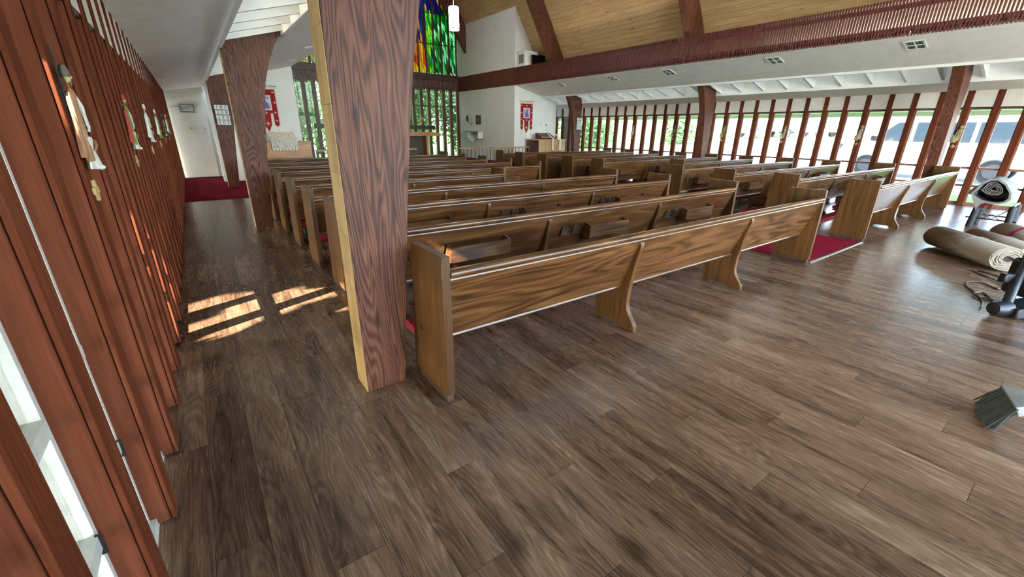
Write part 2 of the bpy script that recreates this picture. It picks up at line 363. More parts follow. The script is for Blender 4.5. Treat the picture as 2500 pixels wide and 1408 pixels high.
# ------------------------------------------------------------------ side walls: fins, panels, windows
def zc(x):                       # lower sloped ceiling height, left-hand x
    return 2.40+(x+.36)*.165
wn=[0]
def build_side(side):
    nm='wall_left' if side<0 else 'wall_right'
    k0=-11; k1=31
    mb=MB(); bx(mb,side,-.62,-.405,YB,YE,-.05,.045); bx(mb,side,-.62,-.47,YB,YE,2.09,2.46)
    wl=struct(nm,mb,FRAMEW if side<0 else FRAMET)
    core_fill=MB(); bx(core_fill,side,-.400,-.352,F0,F0+FT,.012,2.415); core_fill.v=[(x,y-F0,z) for x,y,z in core_fill.v]
    board=MB(); bx(board,side,-.440,-.3655,0,FT,.012,2.43); bme=board.mesh('fin'); bme.materials.append(FIN)
    strip=MB(); bx(strip,side,-.3625,-.347,.004,FT-.004,.012,2.40); sme=strip.mesh('fin_strip'); sme.materials.append(FINS)
    pan=MB(); bx(pan,side,-.455,-.358,FT+.002,FS-.002,2.07,2.43); pme=pan.mesh('header_panel'); pme.materials.append(PANELW)
    rail=MB(); bx(rail,side,-.455,-.366,FT,FS,2.045,2.069); rme=rail.mesh('head_rail'); rme.materials.append(DARKW)
    fm=FRAMEW if side<0 else FRAMET
    fw_=.022
    fr=MB()
    ya,yb=FT,FS
    bx(fr,side,-.47,-.425,ya,ya+fw_,.045,2.05); bx(fr,side,-.47,-.425,yb-fw_,yb,.045,2.05)
    bx(fr,side,-.47,-.425,ya+fw_,yb-fw_,.045,.07); bx(fr,side,-.47,-.425,ya+fw_,yb-fw_,2.02,2.05)
    frm=fr.mesh('window_frame'); frm.materials.append(fm)
    def railm(z,h):
        m=MB(); bx(m,side,-.475,-.418,ya+fw_,yb-fw_,z,z+h); me=m.mesh('window_rail'); me.materials.append(fm); return me
    r1=railm(.405,.045); r2=railm(.785,.045)
    def panem(z0,z1):
        m=MB(); bx(m,side,-.450,-.446,ya+.01,yb-.01,z0,z1); me=m.mesh('pane'); me.materials.append(GLASS); return me
    pn=[panem(.06,.41),panem(.445,.79),panem(.825,2.03)]
    for k in range(k0,k1+1):
        y=F0+k*FS
        if y+FT>YE: continue
        f=obj('fin',bme,None,wl,bevel=.007 if k<14 else 0,loc=(0,y,0)); f.matrix_parent_inverse=Matrix()
        obj('fin_strip',sme,None,f,bevel=.003 if k<14 else 0)
        if k==k1 or y+FS>YE: continue
        door=(side>0 and k in(28,29))
        obj('header_panel',pme,None,wl,loc=(0,y,0)); obj('head_rail',rme,None,wl,loc=(0,y,0))
        if door: continue
        wn[0]+=1
        wo=obj('window_%d'%wn[0],frm,None,loc=(0,y,0)); wo['kind']='structure'
        obj('window_rail',r1,None,wo); obj('window_rail',r2,None,wo)
        for pm in pn: obj('pane',pm,None,wo)
        if side<0 and k<8:
            obj('window_latch',MB().box(-.424,-.410,FS-.034,FS-.030,.385,.455),BLACK,wo)
    return wl
WL=build_side(-1); WR=build_side(1)
# grey door in the last bays of the right wall
d2=struct('door_2',MB().box(W+.40,W+.445,F0+28*FS+FT+.01,F0+30*FS-.01,.05,2.04),M_plain('grey_door_paint',(.22,.23,.21),.6,.03),bevel=.004)
obj('door_handle',MB().box(W+.34,W+.40,F0+28*FS+.2,F0+28*FS+.23,1.0,1.03),METAL,d2)

# ------------------------------------------------------------------ ceilings
def ceil_side(side):
    s='left' if side<0 else 'right'
    # outer sloped ceiling + roof overhang
    mb=MB(); xz(mb,side,[(-.62,2.357),(.56,2.552),(.56,2.70),(-.62,2.52)],YB,YE)
    struct('ceiling',mb,CEILW)
    xo,zo=(-1.25,2.37) if side<0 else (-2.6,2.06)     # eave
    mb=MB(); xz(mb,side,[(xo,zo),(-.62,2.47),(-.62,2.62),(xo,zo+.18)],YB-1,YEND+1); struct('ceiling',mb,WHITE)
    mb=MB(); bx(mb,side,xo-.06,xo,YB-1,YEND+1,zo-.10,zo+.22); struct('trim_%d'%(1 if side<0 else 2),mb,CEILW)
    # skylight edge trims
    mb=MB(); bx(mb,side,.545,.60,YB,YE,2.50,3.0); struct('trim_%d'%(3 if side<0 else 4),mb,WHITE,bevel=.006)
    mb=MB(); bx(mb,side,1.365,1.42,YB,YBAN,2.735,3.42); struct('trim_%d'%(5 if side<0 else 6),mb,WHITE,bevel=.006)
    # baffles (each one its own child)
    root=MB(); xz(root,side,[(.56,2.95),(1.40,3.13),(1.40,3.17),(.56,2.99)],YB,YBAN); 
    # skylight glass with wooden bars
    sk=MB(); xz(sk,side,[(.58,2.96),(1.40,3.14),(1.40,3.146),(.58,2.966)],YB,YBAN)
    wn[0]+=1; so_=struct('window_%d'%wn[0],sk,M_glass('skylight_glass_'+s,(.46,.45,.40)))
    bf=MB(); xz(bf,side,[(.60,2.565),(1.366,2.775),(1.366,3.12),(.60,2.94)],0,.045); bme=bf.mesh('baffle'); bme.materials.append(WHITE)
    k=-9
    while True:
        y=BAYS[0]+.20+.19+k*.605; k+=1
        if y>YBAN-.1: break
        if y<YB: continue
        if any(b-.06<y<b+.22 for b in BAYS): continue
        obj('baffle',bme,None,so_,loc=(0,y,0))
    # inner soffit rising to the fascia
    mb=MB(); xz(mb,side,[(1.40,2.783),(XF,3.145),(XF,3.175),(1.40,2.82)],YB,YBAN); struct('ceiling',mb,CEILW)
    # main roof slab
    zr=lambda x:5.80-1.6*(XF-x)
    mb=MB(); xz(mb,side,[(1.22,zr(1.22)),(6.81,zr(6.81)),(6.81,zr(6.81)+.25),(1.05,zr(1.22))],YB,YEND+.6)
    cl=struct('ceiling',mb,PLANKC)
    return cl,zr
CL,ZR=ceil_side(-1); CR,_=ceil_side(1)
# tongue-and-groove boards on the visible right slope, bay by bay
def boards():
    u=Vector((-1,0,1.6)).normalized(); n=Vector((-1.6,0,-1)).normalized()   # up the slope, into the room
    base=Vector((W-1.22,0,ZR(1.22))); wd=.138
    ys=[YB]+[b for b in BAYS]+[YEND]
    for i in range(len(ys)-1):
        y0=ys[i]+(.19 if i else 0); y1=ys[i+1]
        for j in range(34 if i>0 else 26):
            a=base+u*(j*wd+.0025); b=base+u*((j+1)*wd-.0025)
            t=.012+.002*((j*7+i*3)%3)
            c=[a,b,b+n*t,a+n*t]
            vs=[(p.x,y0,p.z) for p in c]+[(p.x,y1,p.z) for p in c]
            obj('ceiling_board',MB().add(vs,[(0,1,2,3),(7,6,5,4),(0,4,5,1),(1,5,6,2),(2,6,7,3),(3,7,4,0)]),PLANKC,CR)
boards()
# fascia with slats on both edges of the nave
def fascia(side):
    mb=MB(); bx(mb,side,XF-.36,XF-.34,YB,YBAN,3.10,3.795)
    fo=struct('trim_%d'%(7 if side<0 else 8),mb,PANELW)
    for z in (3.235,3.60):
        m=MB(); bx(m,side,XF-.03,XF+.012,YB,YBAN,z,z+.075); obj('fascia_rail',m,SLAT,fo)
    m=MB(); bx(m,side,XF-.028,XF+.022,-.011,.011,3.148,3.765); me=m.mesh('slat'); me.materials.append(SLAT)
    n=300 if side>0 else 60; p=.0485 if side>0 else .24
    for i in range(n):
        obj('slat',me,None,fo,loc=(0,YBAN-.04-i*p,0))
    # plain dark band running on along the chancel wall
    m=MB(); bx(m,side,XF-.02,XF+.035,YBAN-.01,YEND,3.148,3.765); obj('fascia_board',m,SLAT,fo)
fascia(1); fascia(-1)
TUBE=M_plain('fluorescent_tube',(.9,.9,.85),.4,.0,5,emit=(1,.90,.74),estr=3.0)
for side in (-1,1):
    for i,y in enumerate([.95+1.30*q for q in range(11)]):
        t=thing('cove_light','fluorescent tube fitting hidden on the ledge behind the slatted fascia','lamp',(mir(XF-.17,side),y,3.19),0,'cove lights behind the fascias')
        obj('tube',MB().tube([(0,-.60,.045),(0,.60,.045)],.014,8),TUBE,t); obj('tray',MB().box(-.04,.04,-.64,.64,-.03,.012).box(-.075*side-.006,-.075*side+.006,-.64,.64,-.03,.125).box(-.02,.02,-.64,-.61,.012,.07).box(-.02,.02,.61,.64,.012,.07),CARDW,t)

# ------------------------------------------------------------------ laminated arches
def arch_pts():
    inner=[(.81,0),(.866,.62),(.912,1.10),(.96,1.52),(1.0,1.80),(1.057,2.10),(1.15,2.38),(1.255,2.60),(1.385,2.80),(1.62,3.10),(1.94,3.44),(2.29,3.84),(2.75,4.62),(6.81,11.12)]
    outer=[(6.81,12.18),(1.30,3.36),(.93,2.96),(.66,2.70),(.572,2.54),(.572,0)]
    return inner,outer
def half_arch(side,y,label):
    t=thing('laminated_arch',label,'arch',(mir(.69,side),y,.010 if y==BAYS[2] else 0))
    inner,outer=arch_pts(); poly=[(mir(x,side)-mir(.69,side),z) for x,z in inner+outer]
    if side>0: poly=poly[::-1]
    obj('post_and_rafter',MB().prism(poly,'Y',0,.19),ARCH,t,bevel=.004)
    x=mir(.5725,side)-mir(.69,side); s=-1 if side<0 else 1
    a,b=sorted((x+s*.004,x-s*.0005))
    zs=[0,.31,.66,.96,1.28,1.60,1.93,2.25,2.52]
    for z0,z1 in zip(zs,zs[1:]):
        obj('lamination_board',MB().box(a,b,.002,.188,z0+.001,z1-.001),ARCH_LIT if side<0 else ARCH,t)
    return t
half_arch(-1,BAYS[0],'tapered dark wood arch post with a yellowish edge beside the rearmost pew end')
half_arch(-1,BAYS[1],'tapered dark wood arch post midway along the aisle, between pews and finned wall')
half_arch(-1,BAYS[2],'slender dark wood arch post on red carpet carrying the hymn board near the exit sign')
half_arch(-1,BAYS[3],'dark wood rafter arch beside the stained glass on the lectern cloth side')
half_arch(1,BAYS[0],'dark wood arch post before the windows with the parked white van outside')
half_arch(1,BAYS[1],'curved dark wood arch post midway along the parking-lot windows')
half_arch(1,BAYS[2],'curved dark wood arch post carrying a hymn board near the grey door')
half_arch(1,BAYS[3],'dark wood rafter ending in a point above the white chancel wall')

# ------------------------------------------------------------------ chancel walls, exit wall, back wall
def tri_wall(side):
    # wall facing the pews: lower part plus the part above the fascia under the roof
    mb=MB(); xz(mb,side,[(.56,0),(XF,0),(XF,5.80),(1.22,ZR(1.22)-.02),(.56,2.75)],YBAN,YBAN+.12)
    struct('wall_banner_left' if side<0 else 'wall_banner_right',mb,WHITE)
    mb=MB(); bx(mb,side,XF-.12,XF,YBAN+.12,YEND,0,5.85)
    struct('wall_chancel_left' if side<0 else 'wall_chancel_right',mb,WHITE)
    mb=MB(); bx(mb,side,XF-.10,XF+.02,YBAN-.015,YEND,5.76,5.80); struct('trim_%d'%(9 if side<0 else 10),mb,WHITE)
tri_wall(-1); tri_wall(1)
struct('wall_exit',MB().box(-.62,XF-.1,YE,YE+.12,0,2.95),M_plain('warm_white_paint',(.60,.59,.50),.7,.02,3))
struct('wall_aisle_end',MB().box(W-XF+.1,W+.62,YE,YE+.12,0,2.95),WHITE)
d1=struct('door_1',MB().box(-.30,.52,YE-.035,YE-.002,.03,2.0),M_plain('door_cream_paint',(.62,.61,.54),.5,.02,3),bevel=.004)
obj('door_knob',MB().ball((.07,YE-.075,1.43),.035,.035,.035),BRASS,d1,smooth=True); obj('door_knob',MB().ball((.42,YE-.065,1.43),.022,.03,.022),BRASS,d1,smooth=True)
obj('door_plate',MB().box(.03,.11,YE-.045,YE-.036,1.37,1.49),BRASS,d1)
struct('baseboard_exit',MB().box(-.36,.60,YE-.05,YE-.003,.0,.04),DARKW)
# back wall behind the viewer, glazed like the sides
mb=MB(); mb.box(-.62,.3,YB-.12,YB,0,2.7).box(W-.3,W+.62,YB-.12,YB,0,2.7).box(.3,W-.3,YB-.12,YB,2.4,2.7)
mb.prism([(1.1,2.7),(2.6,2.7),(2.6,5.4),(1.1,3.0)],'Y',YB-.12,YB).prism([(W-2.6,2.7),(W-1.1,2.7),(W-1.1,3.0),(W-2.6,5.4)],'Y',YB-.12,YB)
mb.prism([(2.6,5.4),(W-2.6,5.4),(6.81,12.1)],'Y',YB-.12,YB)
wb=struct('wall_back',mb,WHITE)
wn[0]+=1
fr=MB()
for i in range(15): fr.box(.3+i*.93-.04,.3+i*.93+.04,YB-.10,YB+.02,0,2.4)
for i in range(10): fr.box(2.6+i*.9356-.04,2.6+i*.9356+.04,YB-.10,YB+.02,2.7,5.4)
fr.box(.3,W-.3,YB-.10,YB+.02,0,.06)
wo=struct('window_%d'%wn[0],fr,MULL)
for i in range(14): obj('pane',MB().box(.34+i*.93,1.19+i*.93,YB-.06,YB-.055,.06,2.4),GLASS,wo)
for i in range(9): obj('pane',MB().box(2.64+i*.9356,3.495+i*.9356,YB-.06,YB-.055,2.7,5.4),GLASS,wo)

# ------------------------------------------------------------------ chancel end wall: mullions, slat band, stained glass
def end_wall():
    we=struct('wall_end',MB().box(XF,W-XF,YEND+.02,YEND+.16,3.56,3.84).box(XF,W-XF,YEND,YEND+.14,.0,.24),DARKW)
    sp=.379; xs=[6.81+s*(.1895+sp*i) for i in range(11) for s in(-1,1)]; xs.sort()
    mm=MB().box(-.070,.070,-.03,.10,.2,3.25).mesh('mullion'); mm.materials.append(MULL)
    for x in xs:
        if XF+.02<x<W-XF-.0: obj('mullion',mm,None,we,loc=(x,YEND,0))
        zt=min(5.80+1.6*(min(x,W-x)-XF)+.05,12)
        obj('mullion',MB().box(x-.035,x+.035,YEND+.0,YEND+.10,3.83,zt),MULL,we)
    obj('band_rail',MB().box(XF,W-XF,YEND-.05,YEND+.02,3.20,3.275),DARKW,we)
    obj('band_rail',MB().box(XF,W-XF,YEND-.06,YEND+.02,3.58,3.82),DARKW,we)
    obj('band_panel',MB().box(XF,W-XF,YEND+.03,YEND+.05,3.2,3.58),PANELW,we)
    sm=MB().box(-.014,.014,-.05,-.012,3.125,3.60).mesh('band_slat'); sm.materials.append(SLAT)
    n=int((W-2*XF)/.064)
    for i in range(n): obj('band_slat',sm,None,we,loc=(XF+.03+i*.064,YEND,0))
    # clear panes
    e=[XF]+xs+[W-XF]
    for a,b in zip(e,e[1:]):
        if b-a<.1: continue
        wn[0]+=1; wo=struct('window_%d'%wn[0],MB().box(a,b,YEND+.01,YEND+.05,2.46,2.50),MULL if a>5 else FRAMEW)
        obj('pane',MB().box(a,b,YEND+.03,YEND+.034,.24,2.47),GLASS,wo); obj('pane',MB().box(a,b,YEND+.03,YEND+.034,2.49,3.2),GLASS,wo)
    # stained glass: slanted pieces between lead lines
    rnd=random.Random(3)
    def colour(x,z):
        t=(x-6.81)
        if x>9.66: base=[(.05,.45,.10),(.03,.30,.08),(.45,.80,.50),(.02,.20,.06),(.25,.60,.20)]
        elif x>9.26: base=[(.25,.65,.10),(.05,.40,.08),(.50,.75,.10),(.10,.50,.25),(.02,.18,.12)]
        elif x>8.2: base=[(.75,.20,.03),(.85,.40,.04),(.60,.10,.02),(.80,.55,.10)] if z<5.0 else [(.03,.08,.25),(.05,.20,.35),(.70,.40,.15),(.10,.10,.20)]
        elif x>5.4: base=[(.90,.70,.05),(.90,.45,.05),(.80,.25,.03),(.95,.85,.15)] if z<5.3 else [(.05,.08,.30),(.15,.10,.35),(.60,.30,.10)]
        else: base=[(.90,.55,.10),(.85,.35,.15),(.85,.70,.08),(.60,.65,.30),(.30,.60,.35)]
        if z<4.25 and 8.2<x<9.26: base=[(.90,.70,.03),(.95,.80,.08),(.85,.45,.03)]
        if z>6.3: base=[(.02,.05,.20),(.04,.10,.28),(.15,.08,.15),(.70,.45,.18)]
        return rnd.choice(base)
    for a,b in zip(e,e[1:]):
        if b-a<.1: continue
        xa,xb=a+.035,b-.035
        zt=min(5.80+1.6*(min((a+b)/2,W-(a+b)/2)-XF)-.0,8.6)
        wn[0]+=1; wo=struct('window_%d'%wn[0],MB().box(a,b,YEND+.03,YEND+.06,5.02,5.05).box(a,b,YEND+.03,YEND+.06,6.2,6.23),DARKW)
        vs=[];fs=[];cols=[]
        nx=3; dx=(xb-xa)/nx; ld=MB()
        for i in range(nx):
            z=3.82-rnd.random()*.3
            while z<zt:
                h=.16+.30*rnd.random(); sl=.20
                x0=xa+i*dx; x1=x0+dx
                q=[(x0,z+sl),(x1,z),(x1,z+h),(x0,z+h+sl)]
                q=[(x,min(max(zz,3.83),zt)) for x,zz in q]
                g=.006; n=len(vs)
                cxx=sum(p[0] for p in q)/4; czz=sum(p[1] for p in q)/4
                vs+=[(x,YEND+.045,zz) for x,zz in q]
                if q[0][1]<zt-.02: ld.hexa([(x0,YEND+.036,q[0][1]-.007),(x1,YEND+.036,q[1][1]-.007),(x1,YEND+.056,q[1][1]-.007),(x0,YEND+.056,q[0][1]-.007),(x0,YEND+.036,q[0][1]+.007),(x1,YEND+.036,q[1][1]+.007),(x1,YEND+.056,q[1][1]+.007),(x0,YEND+.056,q[0][1]+.007)]); fs.append((n,n+1,n+2,n+3)); cols.append(colour(cxx,czz))
                z+=h
        me=bpy.data.meshes.new('glass_pieces'); me.from_pydata(vs,[],fs); me.materials.append(STAIN)
        at=me.color_attributes.new('tint','FLOAT_COLOR','CORNER')
        for p in me.polygons:
            for li in p.loop_indices: at.data[li].color=(*cols[p.index],1)
        so2=obj('glass_pieces',me,None,wo); so2.modifiers.new('solid','SOLIDIFY').thickness=.005; so2['kind']='stuff'
        # lead came filling between the pieces
        for i in range(nx+1):
            x=xa+i*dx; ld.box(x-.006,x+.006,YEND+.038,YEND+.054,3.83,zt)
        tag(obj('lead_came',ld,DARKW,wo),kind='stuff')
end_wall()

# ------------------------------------------------------------------ pews
PX0,PX1=.9132,5.8667; PY0,PPITCH=1.8719,1.0413; PH=.8816
def arc(cx,cy,r,a0,a1,n): return [(cx+r*math.cos(R(a0+(a1-a0)*i/n)),cy+r*math.sin(R(a0+(a1-a0)*i/n))) for i in range(n+1)]
END_ME=MB().prism([(0,.052),(.438,.052),(.445,.10),(.386,PH),(0,PH)],'X',0,.05).mesh('end_panel'); END_ME.materials.append(PEW_V)
FOOT_ME=MB().box(.004,.046,.014,.43,0,.054).mesh('end_foot'); FOOT_ME.materials.append(DARKW)
SUP=[(.012,0),(-.010,0),(-.008,.048),(.020,.083),(.052,.125),(.076,.165),(.086,.215),(.083,.322),(.059,.496),(.034,.60),(.016,.672),(.012,.708),(.022,.730),(.040,.739),(.062,.735),(.075,.715),(.165,.40),(.40,.395),(.415,.20),(.405,.06),(.41,0),(.34,0),(.325,.022),(.30,.03),(.15,.03),(.125,.022),(.11,0)]
SUP_ME=MB().prism(SUP,'X',0,.042).mesh('support'); SUP_ME.materials.append(PEW_V)
def slab_yz(p0,p1,t):     # inclined board through two y,z points, thickness towards +y side
    d=Vector((p1[0]-p0[0],p1[1]-p0[1])).normalized(); n=Vector((d[1],-d[0]))
    if n[0]<0: n=-n
    return [p0,p1,(p1[0]+n[0]*t,p1[1]+n[1]*t),(p0[0]+n[0]*t,p0[1]+n[1]*t)]
def tray(w):
    m=MB(); f=[(-.030,.615),(-.022,.488),(-.014,.488),(-.020,.615)]
    m.prism(f[::-1],'X',0,w)
    for a in (0,w-.012): m.prism([(-.026,.612),(.070,.640),(.105,.480),(-.018,.488)][::-1],'X',a,a+.012)
    m.prism([(-.018,.488),(.102,.480),(.100,.490),(-.018,.498)],'X',.01,w-.01); return m
def holder():
    m=MB(); y=lambda z:.161-(z-.343)*.3562-.008
    def bar(x0,x1,z0,z1,t=.006): m.hexa([(x0,y(z0)-t,z0),(x1,y(z0)-t,z0),(x1,y(z0),z0),(x0,y(z0),z0),(x0,y(z1)-t,z1),(x1,y(z1)-t,z1),(x1,y(z1),z1),(x0,y(z1),z1)])
    bar(0,.13,.530,.538,.014); bar(0,.008,.530,.622,.014); bar(.122,.13,.530,.622,.014); bar(.012,.118,.540,.60,.004); bar(.0,.02,.60,.625,.016); bar(.11,.13,.60,.625,.016)
    return m
HOLD_ME=holder().mesh('card_holder'); HOLD_ME.materials.append(M_plain('aged_metal',(.35,.32,.25),.35,.1,40,metal=1))
TRAY_ME=tray(.58).mesh('book_rack'); TRAY_ME.materials.append(PEW_H)
def make_pew(L,racks,sec,empty=None):
    t=thing('church_pew','wooden church pew','pew')
    for x in (0,L-.05):
        e=obj('end_panel',END_ME,None,t,bevel=.003,loc=(x,0,0)); obj('end_foot',FOOT_ME,None,e)
    for i in range(1,sec): obj('support',SUP_ME,None,t,bevel=.003,loc=(L*i/sec-.021+.04*(0),0,0))
    obj('back_panel',MB().prism(slab_yz((.158,.352),(.006,.775),.028)[::-1],'X',.05,L-.05),PEW_H,t)
    rail=[(-.006,.768),(-.012,.778),(-.010,.792),(.0,.801),(.022,.805),(.046,.800),(.056,.786),(.052,.768),(.040,.758),(.004,.757)]
    obj('top_rail',MB().prism(rail,'X',.05,L-.05),PEW_H,t,smooth=True)
    obj('rail_bead',MB().prism([(.010,.742),(.004,.748),(.006,.756),(.020,.757),(.026,.742)],'X',.05,L-.05),PEW_H,t)
    obj('bottom_moulding',MB().prism([(.150,.338),(.147,.346),(.151,.356),(.19,.358),(.192,.338)],'X',.05,L-.05),PEW_H,t)
    st=obj('seat',MB().prism([(.15,.375),(.50,.395),(.515,.408),(.50,.420),(.15,.400)],'X',.05,L-.05),PEW_H,t)
    obj('seat_cushion',MB().prism([(.175,.402),(.50,.421),(.522,.435),(.515,.458),(.48,.466),(.175,.447)],'X',.055,L-.055),CUSH,st,smooth=True)
    if racks:
        for i in range(sec):
            x=[.585,2.14,3.79][i] if sec==3 else .55+i*L/sec
            obj('book_rack',TRAY_ME,None,t,loc=(x,0,0))
            obj('card_holder',HOLD_ME,None,t,loc=(x-.155,0,0)); obj('card_holder',HOLD_ME,None,t,loc=(x-.305,0,0))
        kn=obj('kneeler_pad',MB().prism([(-.30,.115),(-.14,.115),(-.132,.13),(-.14,.165),(-.20,.175),(-.29,.165),(-.308,.14)],'X',.12,L-.12),CUSH,t,smooth=True)
        obj('kneeler_board',MB().prism([(-.30,.095),(-.14,.095),(-.14,.114),(-.30,.114)],'X',.12,L-.12),DARKW,kn)
        for x in (.2,L/2+.12,L-.2): obj('kneeler_leg',MB().box(x,x+.02,-.29,-.15,0,.095).box(x,x+.02,-.15,.06,.10,.112).box(x,x+.02,.04,.06,.0,.11),BLACK,kn)
    return t
LP=PX1-PX0
protoA=make_pew(LP,False,3); protoB=make_pew(LP,True,3); protoC=make_pew(3.322,True,2)
ORD=['rearmost','second-from-back','third-from-back','fourth-from-back','short fifth-from-back','sixth-from-back','seventh-from-back','third-from-front','second-from-front','frontmost']
used=set()
for side in(-1,1):
    for k in range(10):
        pr=protoA if k==0 else protoC if k==4 else protoB
        o=pr if pr.name not in used else copy_tree(pr); used.add(pr.name); used.add(o.name)
        L=3.322 if k==4 else LP
        x=PX0 if side<0 else (W-PX0-L)
        o.location=(x,PY0+k*PPITCH,.010 if k==9 else 0)
        blk='block nearer the exit sign' if side<0 else 'block nearer the parking lot'
        extra={0:', without racks'}.get(k,'')
        o['label']='%s brown wooden pew of the %s%s'%(ORD[k],blk,extra)
        o['category']='pew'; o['group']='pews of the '+blk

# ------------------------------------------------------------------ text helper
def text_mesh(body,size,depth=.002,mat=None):
    c=bpy.data.curves.new('lettering','FONT'); c.body=body; c.size=size; c.extrude=depth; c.align_x='CENTER'; c.align_y='CENTER'; c.resolution_u=3
    o=bpy.data.objects.new('lettering_tmp',c); COL.objects.link(o)
    dg=bpy.context.evaluated_depsgraph_get(); me=bpy.data.meshes.new_from_object(o.evaluated_get(dg))
    bpy.data.objects.remove(o); bpy.data.curves.remove(c)
    me.name='lettering'; me.materials.clear(); me.materials.append(mat); return me
def letters(name,body,size,loc,parent,mat=INK,sx=1.0):
    o=obj(name,text_mesh(body,size,.0015,mat),None,parent,loc=loc); o.rotation_euler=(R(90),0,0); o.scale=(sx,1,1); return o

# hymn boards
def hymn(x,y,w,label):
    t=thing('hymn_board',label,'sign',(x,y,1.52))
    h=.465; f=MB(); f.box(-w/2-.01,w/2+.01,.0,.018,-.01,h+.01); obj('frame',f,BLACK,t,bevel=.002)
    obj('hook',MB().box(-.008,.008,.0,.012,h+.01,h+.055),BLACK,t); obj('hook',MB().box(-.008,.008,.0,.012,-.05,-.01),BLACK,t)
    for i,n in enumerate(('180','208','294','305')):
        z=h-.058-i*.1163
        s=obj('number_strip',MB().box(-w/2+.004,w/2-.004,-.006,.0,z-.050,z+.050),CARDW,t)
        for j,ch in enumerate(n): letters('digit',ch,.105,((j-1)*w*.31,-.0085,z),s)
hymn(.765,BAYS[2]-.02,.29,'white hymn number board on the arch post nearest the exit sign')
hymn(W-.70,BAYS[2]-.02,.27,'white hymn number board on the arch post beside the parking-lot windows')
# exit sign
t=thing('exit_sign','small grey framed sign reading EXIT on the cream wall','sign',(.095,YE-.037,1.965))
obj('frame',MB().box(-.175,.175,-.028,0,-.115,.115),GREYS,t,bevel=.004)
obj('face',MB().box(-.135,.135,-.033,-.0285,-.075,.075),CARDW,t)
letters('lettering','EXIT',.165,(0,-.0355,0),t,sx=.78)

# ------------------------------------------------------------------ stations of the cross on the fins
RC={}
def rc(c):
    k=tuple(c)
    if k not in RC: RC[k]=colmat('painted_plaster_%d'%len(RC),c,.55)
    return RC[k]
def robe(h,w,seed,bend=0.0,hem=1.0,depth=.62):
    """robed relief figure: fluted robe, shoulders, neck and head as one continuous surface"""
    prof=[(.30*hem,0),(.54*hem,.006),(.56*hem,.03),(.50*hem,.12),(.44,.26),(.38,.42),(.36,.52),(.42,.62),(.47,.70),(.42,.745),(.24,.775),(.13,.79),(.13,.815),(.19,.84),(.225,.88),(.225,.925),(.19,.965),(.10,.99),(.0,1.0)]
    n=26; vs=[]; fs=[]; m=len(prof)
    for i in range(n):
        a=2*math.pi*i/n
        for r,t_ in prof:
            fl=1+(.13*math.sin(a*9+seed+t_*4)+.06*math.sin(a*5-seed))*max(0,1-t_/.68)
            x=r*w*fl*math.cos(a)*depth; y=r*w*fl*math.sin(a)
            if t_>.79:                                   # face: brow, nose, chin towards +x
                if abs(a)<.5 or a>2*math.pi-.5: x+=w*.05*(1 if .86<t_<.90 else .2)
            y+=bend*w*math.sin(t_*2.2)+bend*w*.6*t_*t_
            vs.append((x,y,t_*h))
    for i in range(n):
        j=(i+1)%n
        for k in range(m-1): fs.append((i*m+k,j*m+k,j*m+k+1,i*m+k+1))
    fs.append(tuple(i*m for i in range(n-1,-1,-1)))
    return MB().add(vs,fs)
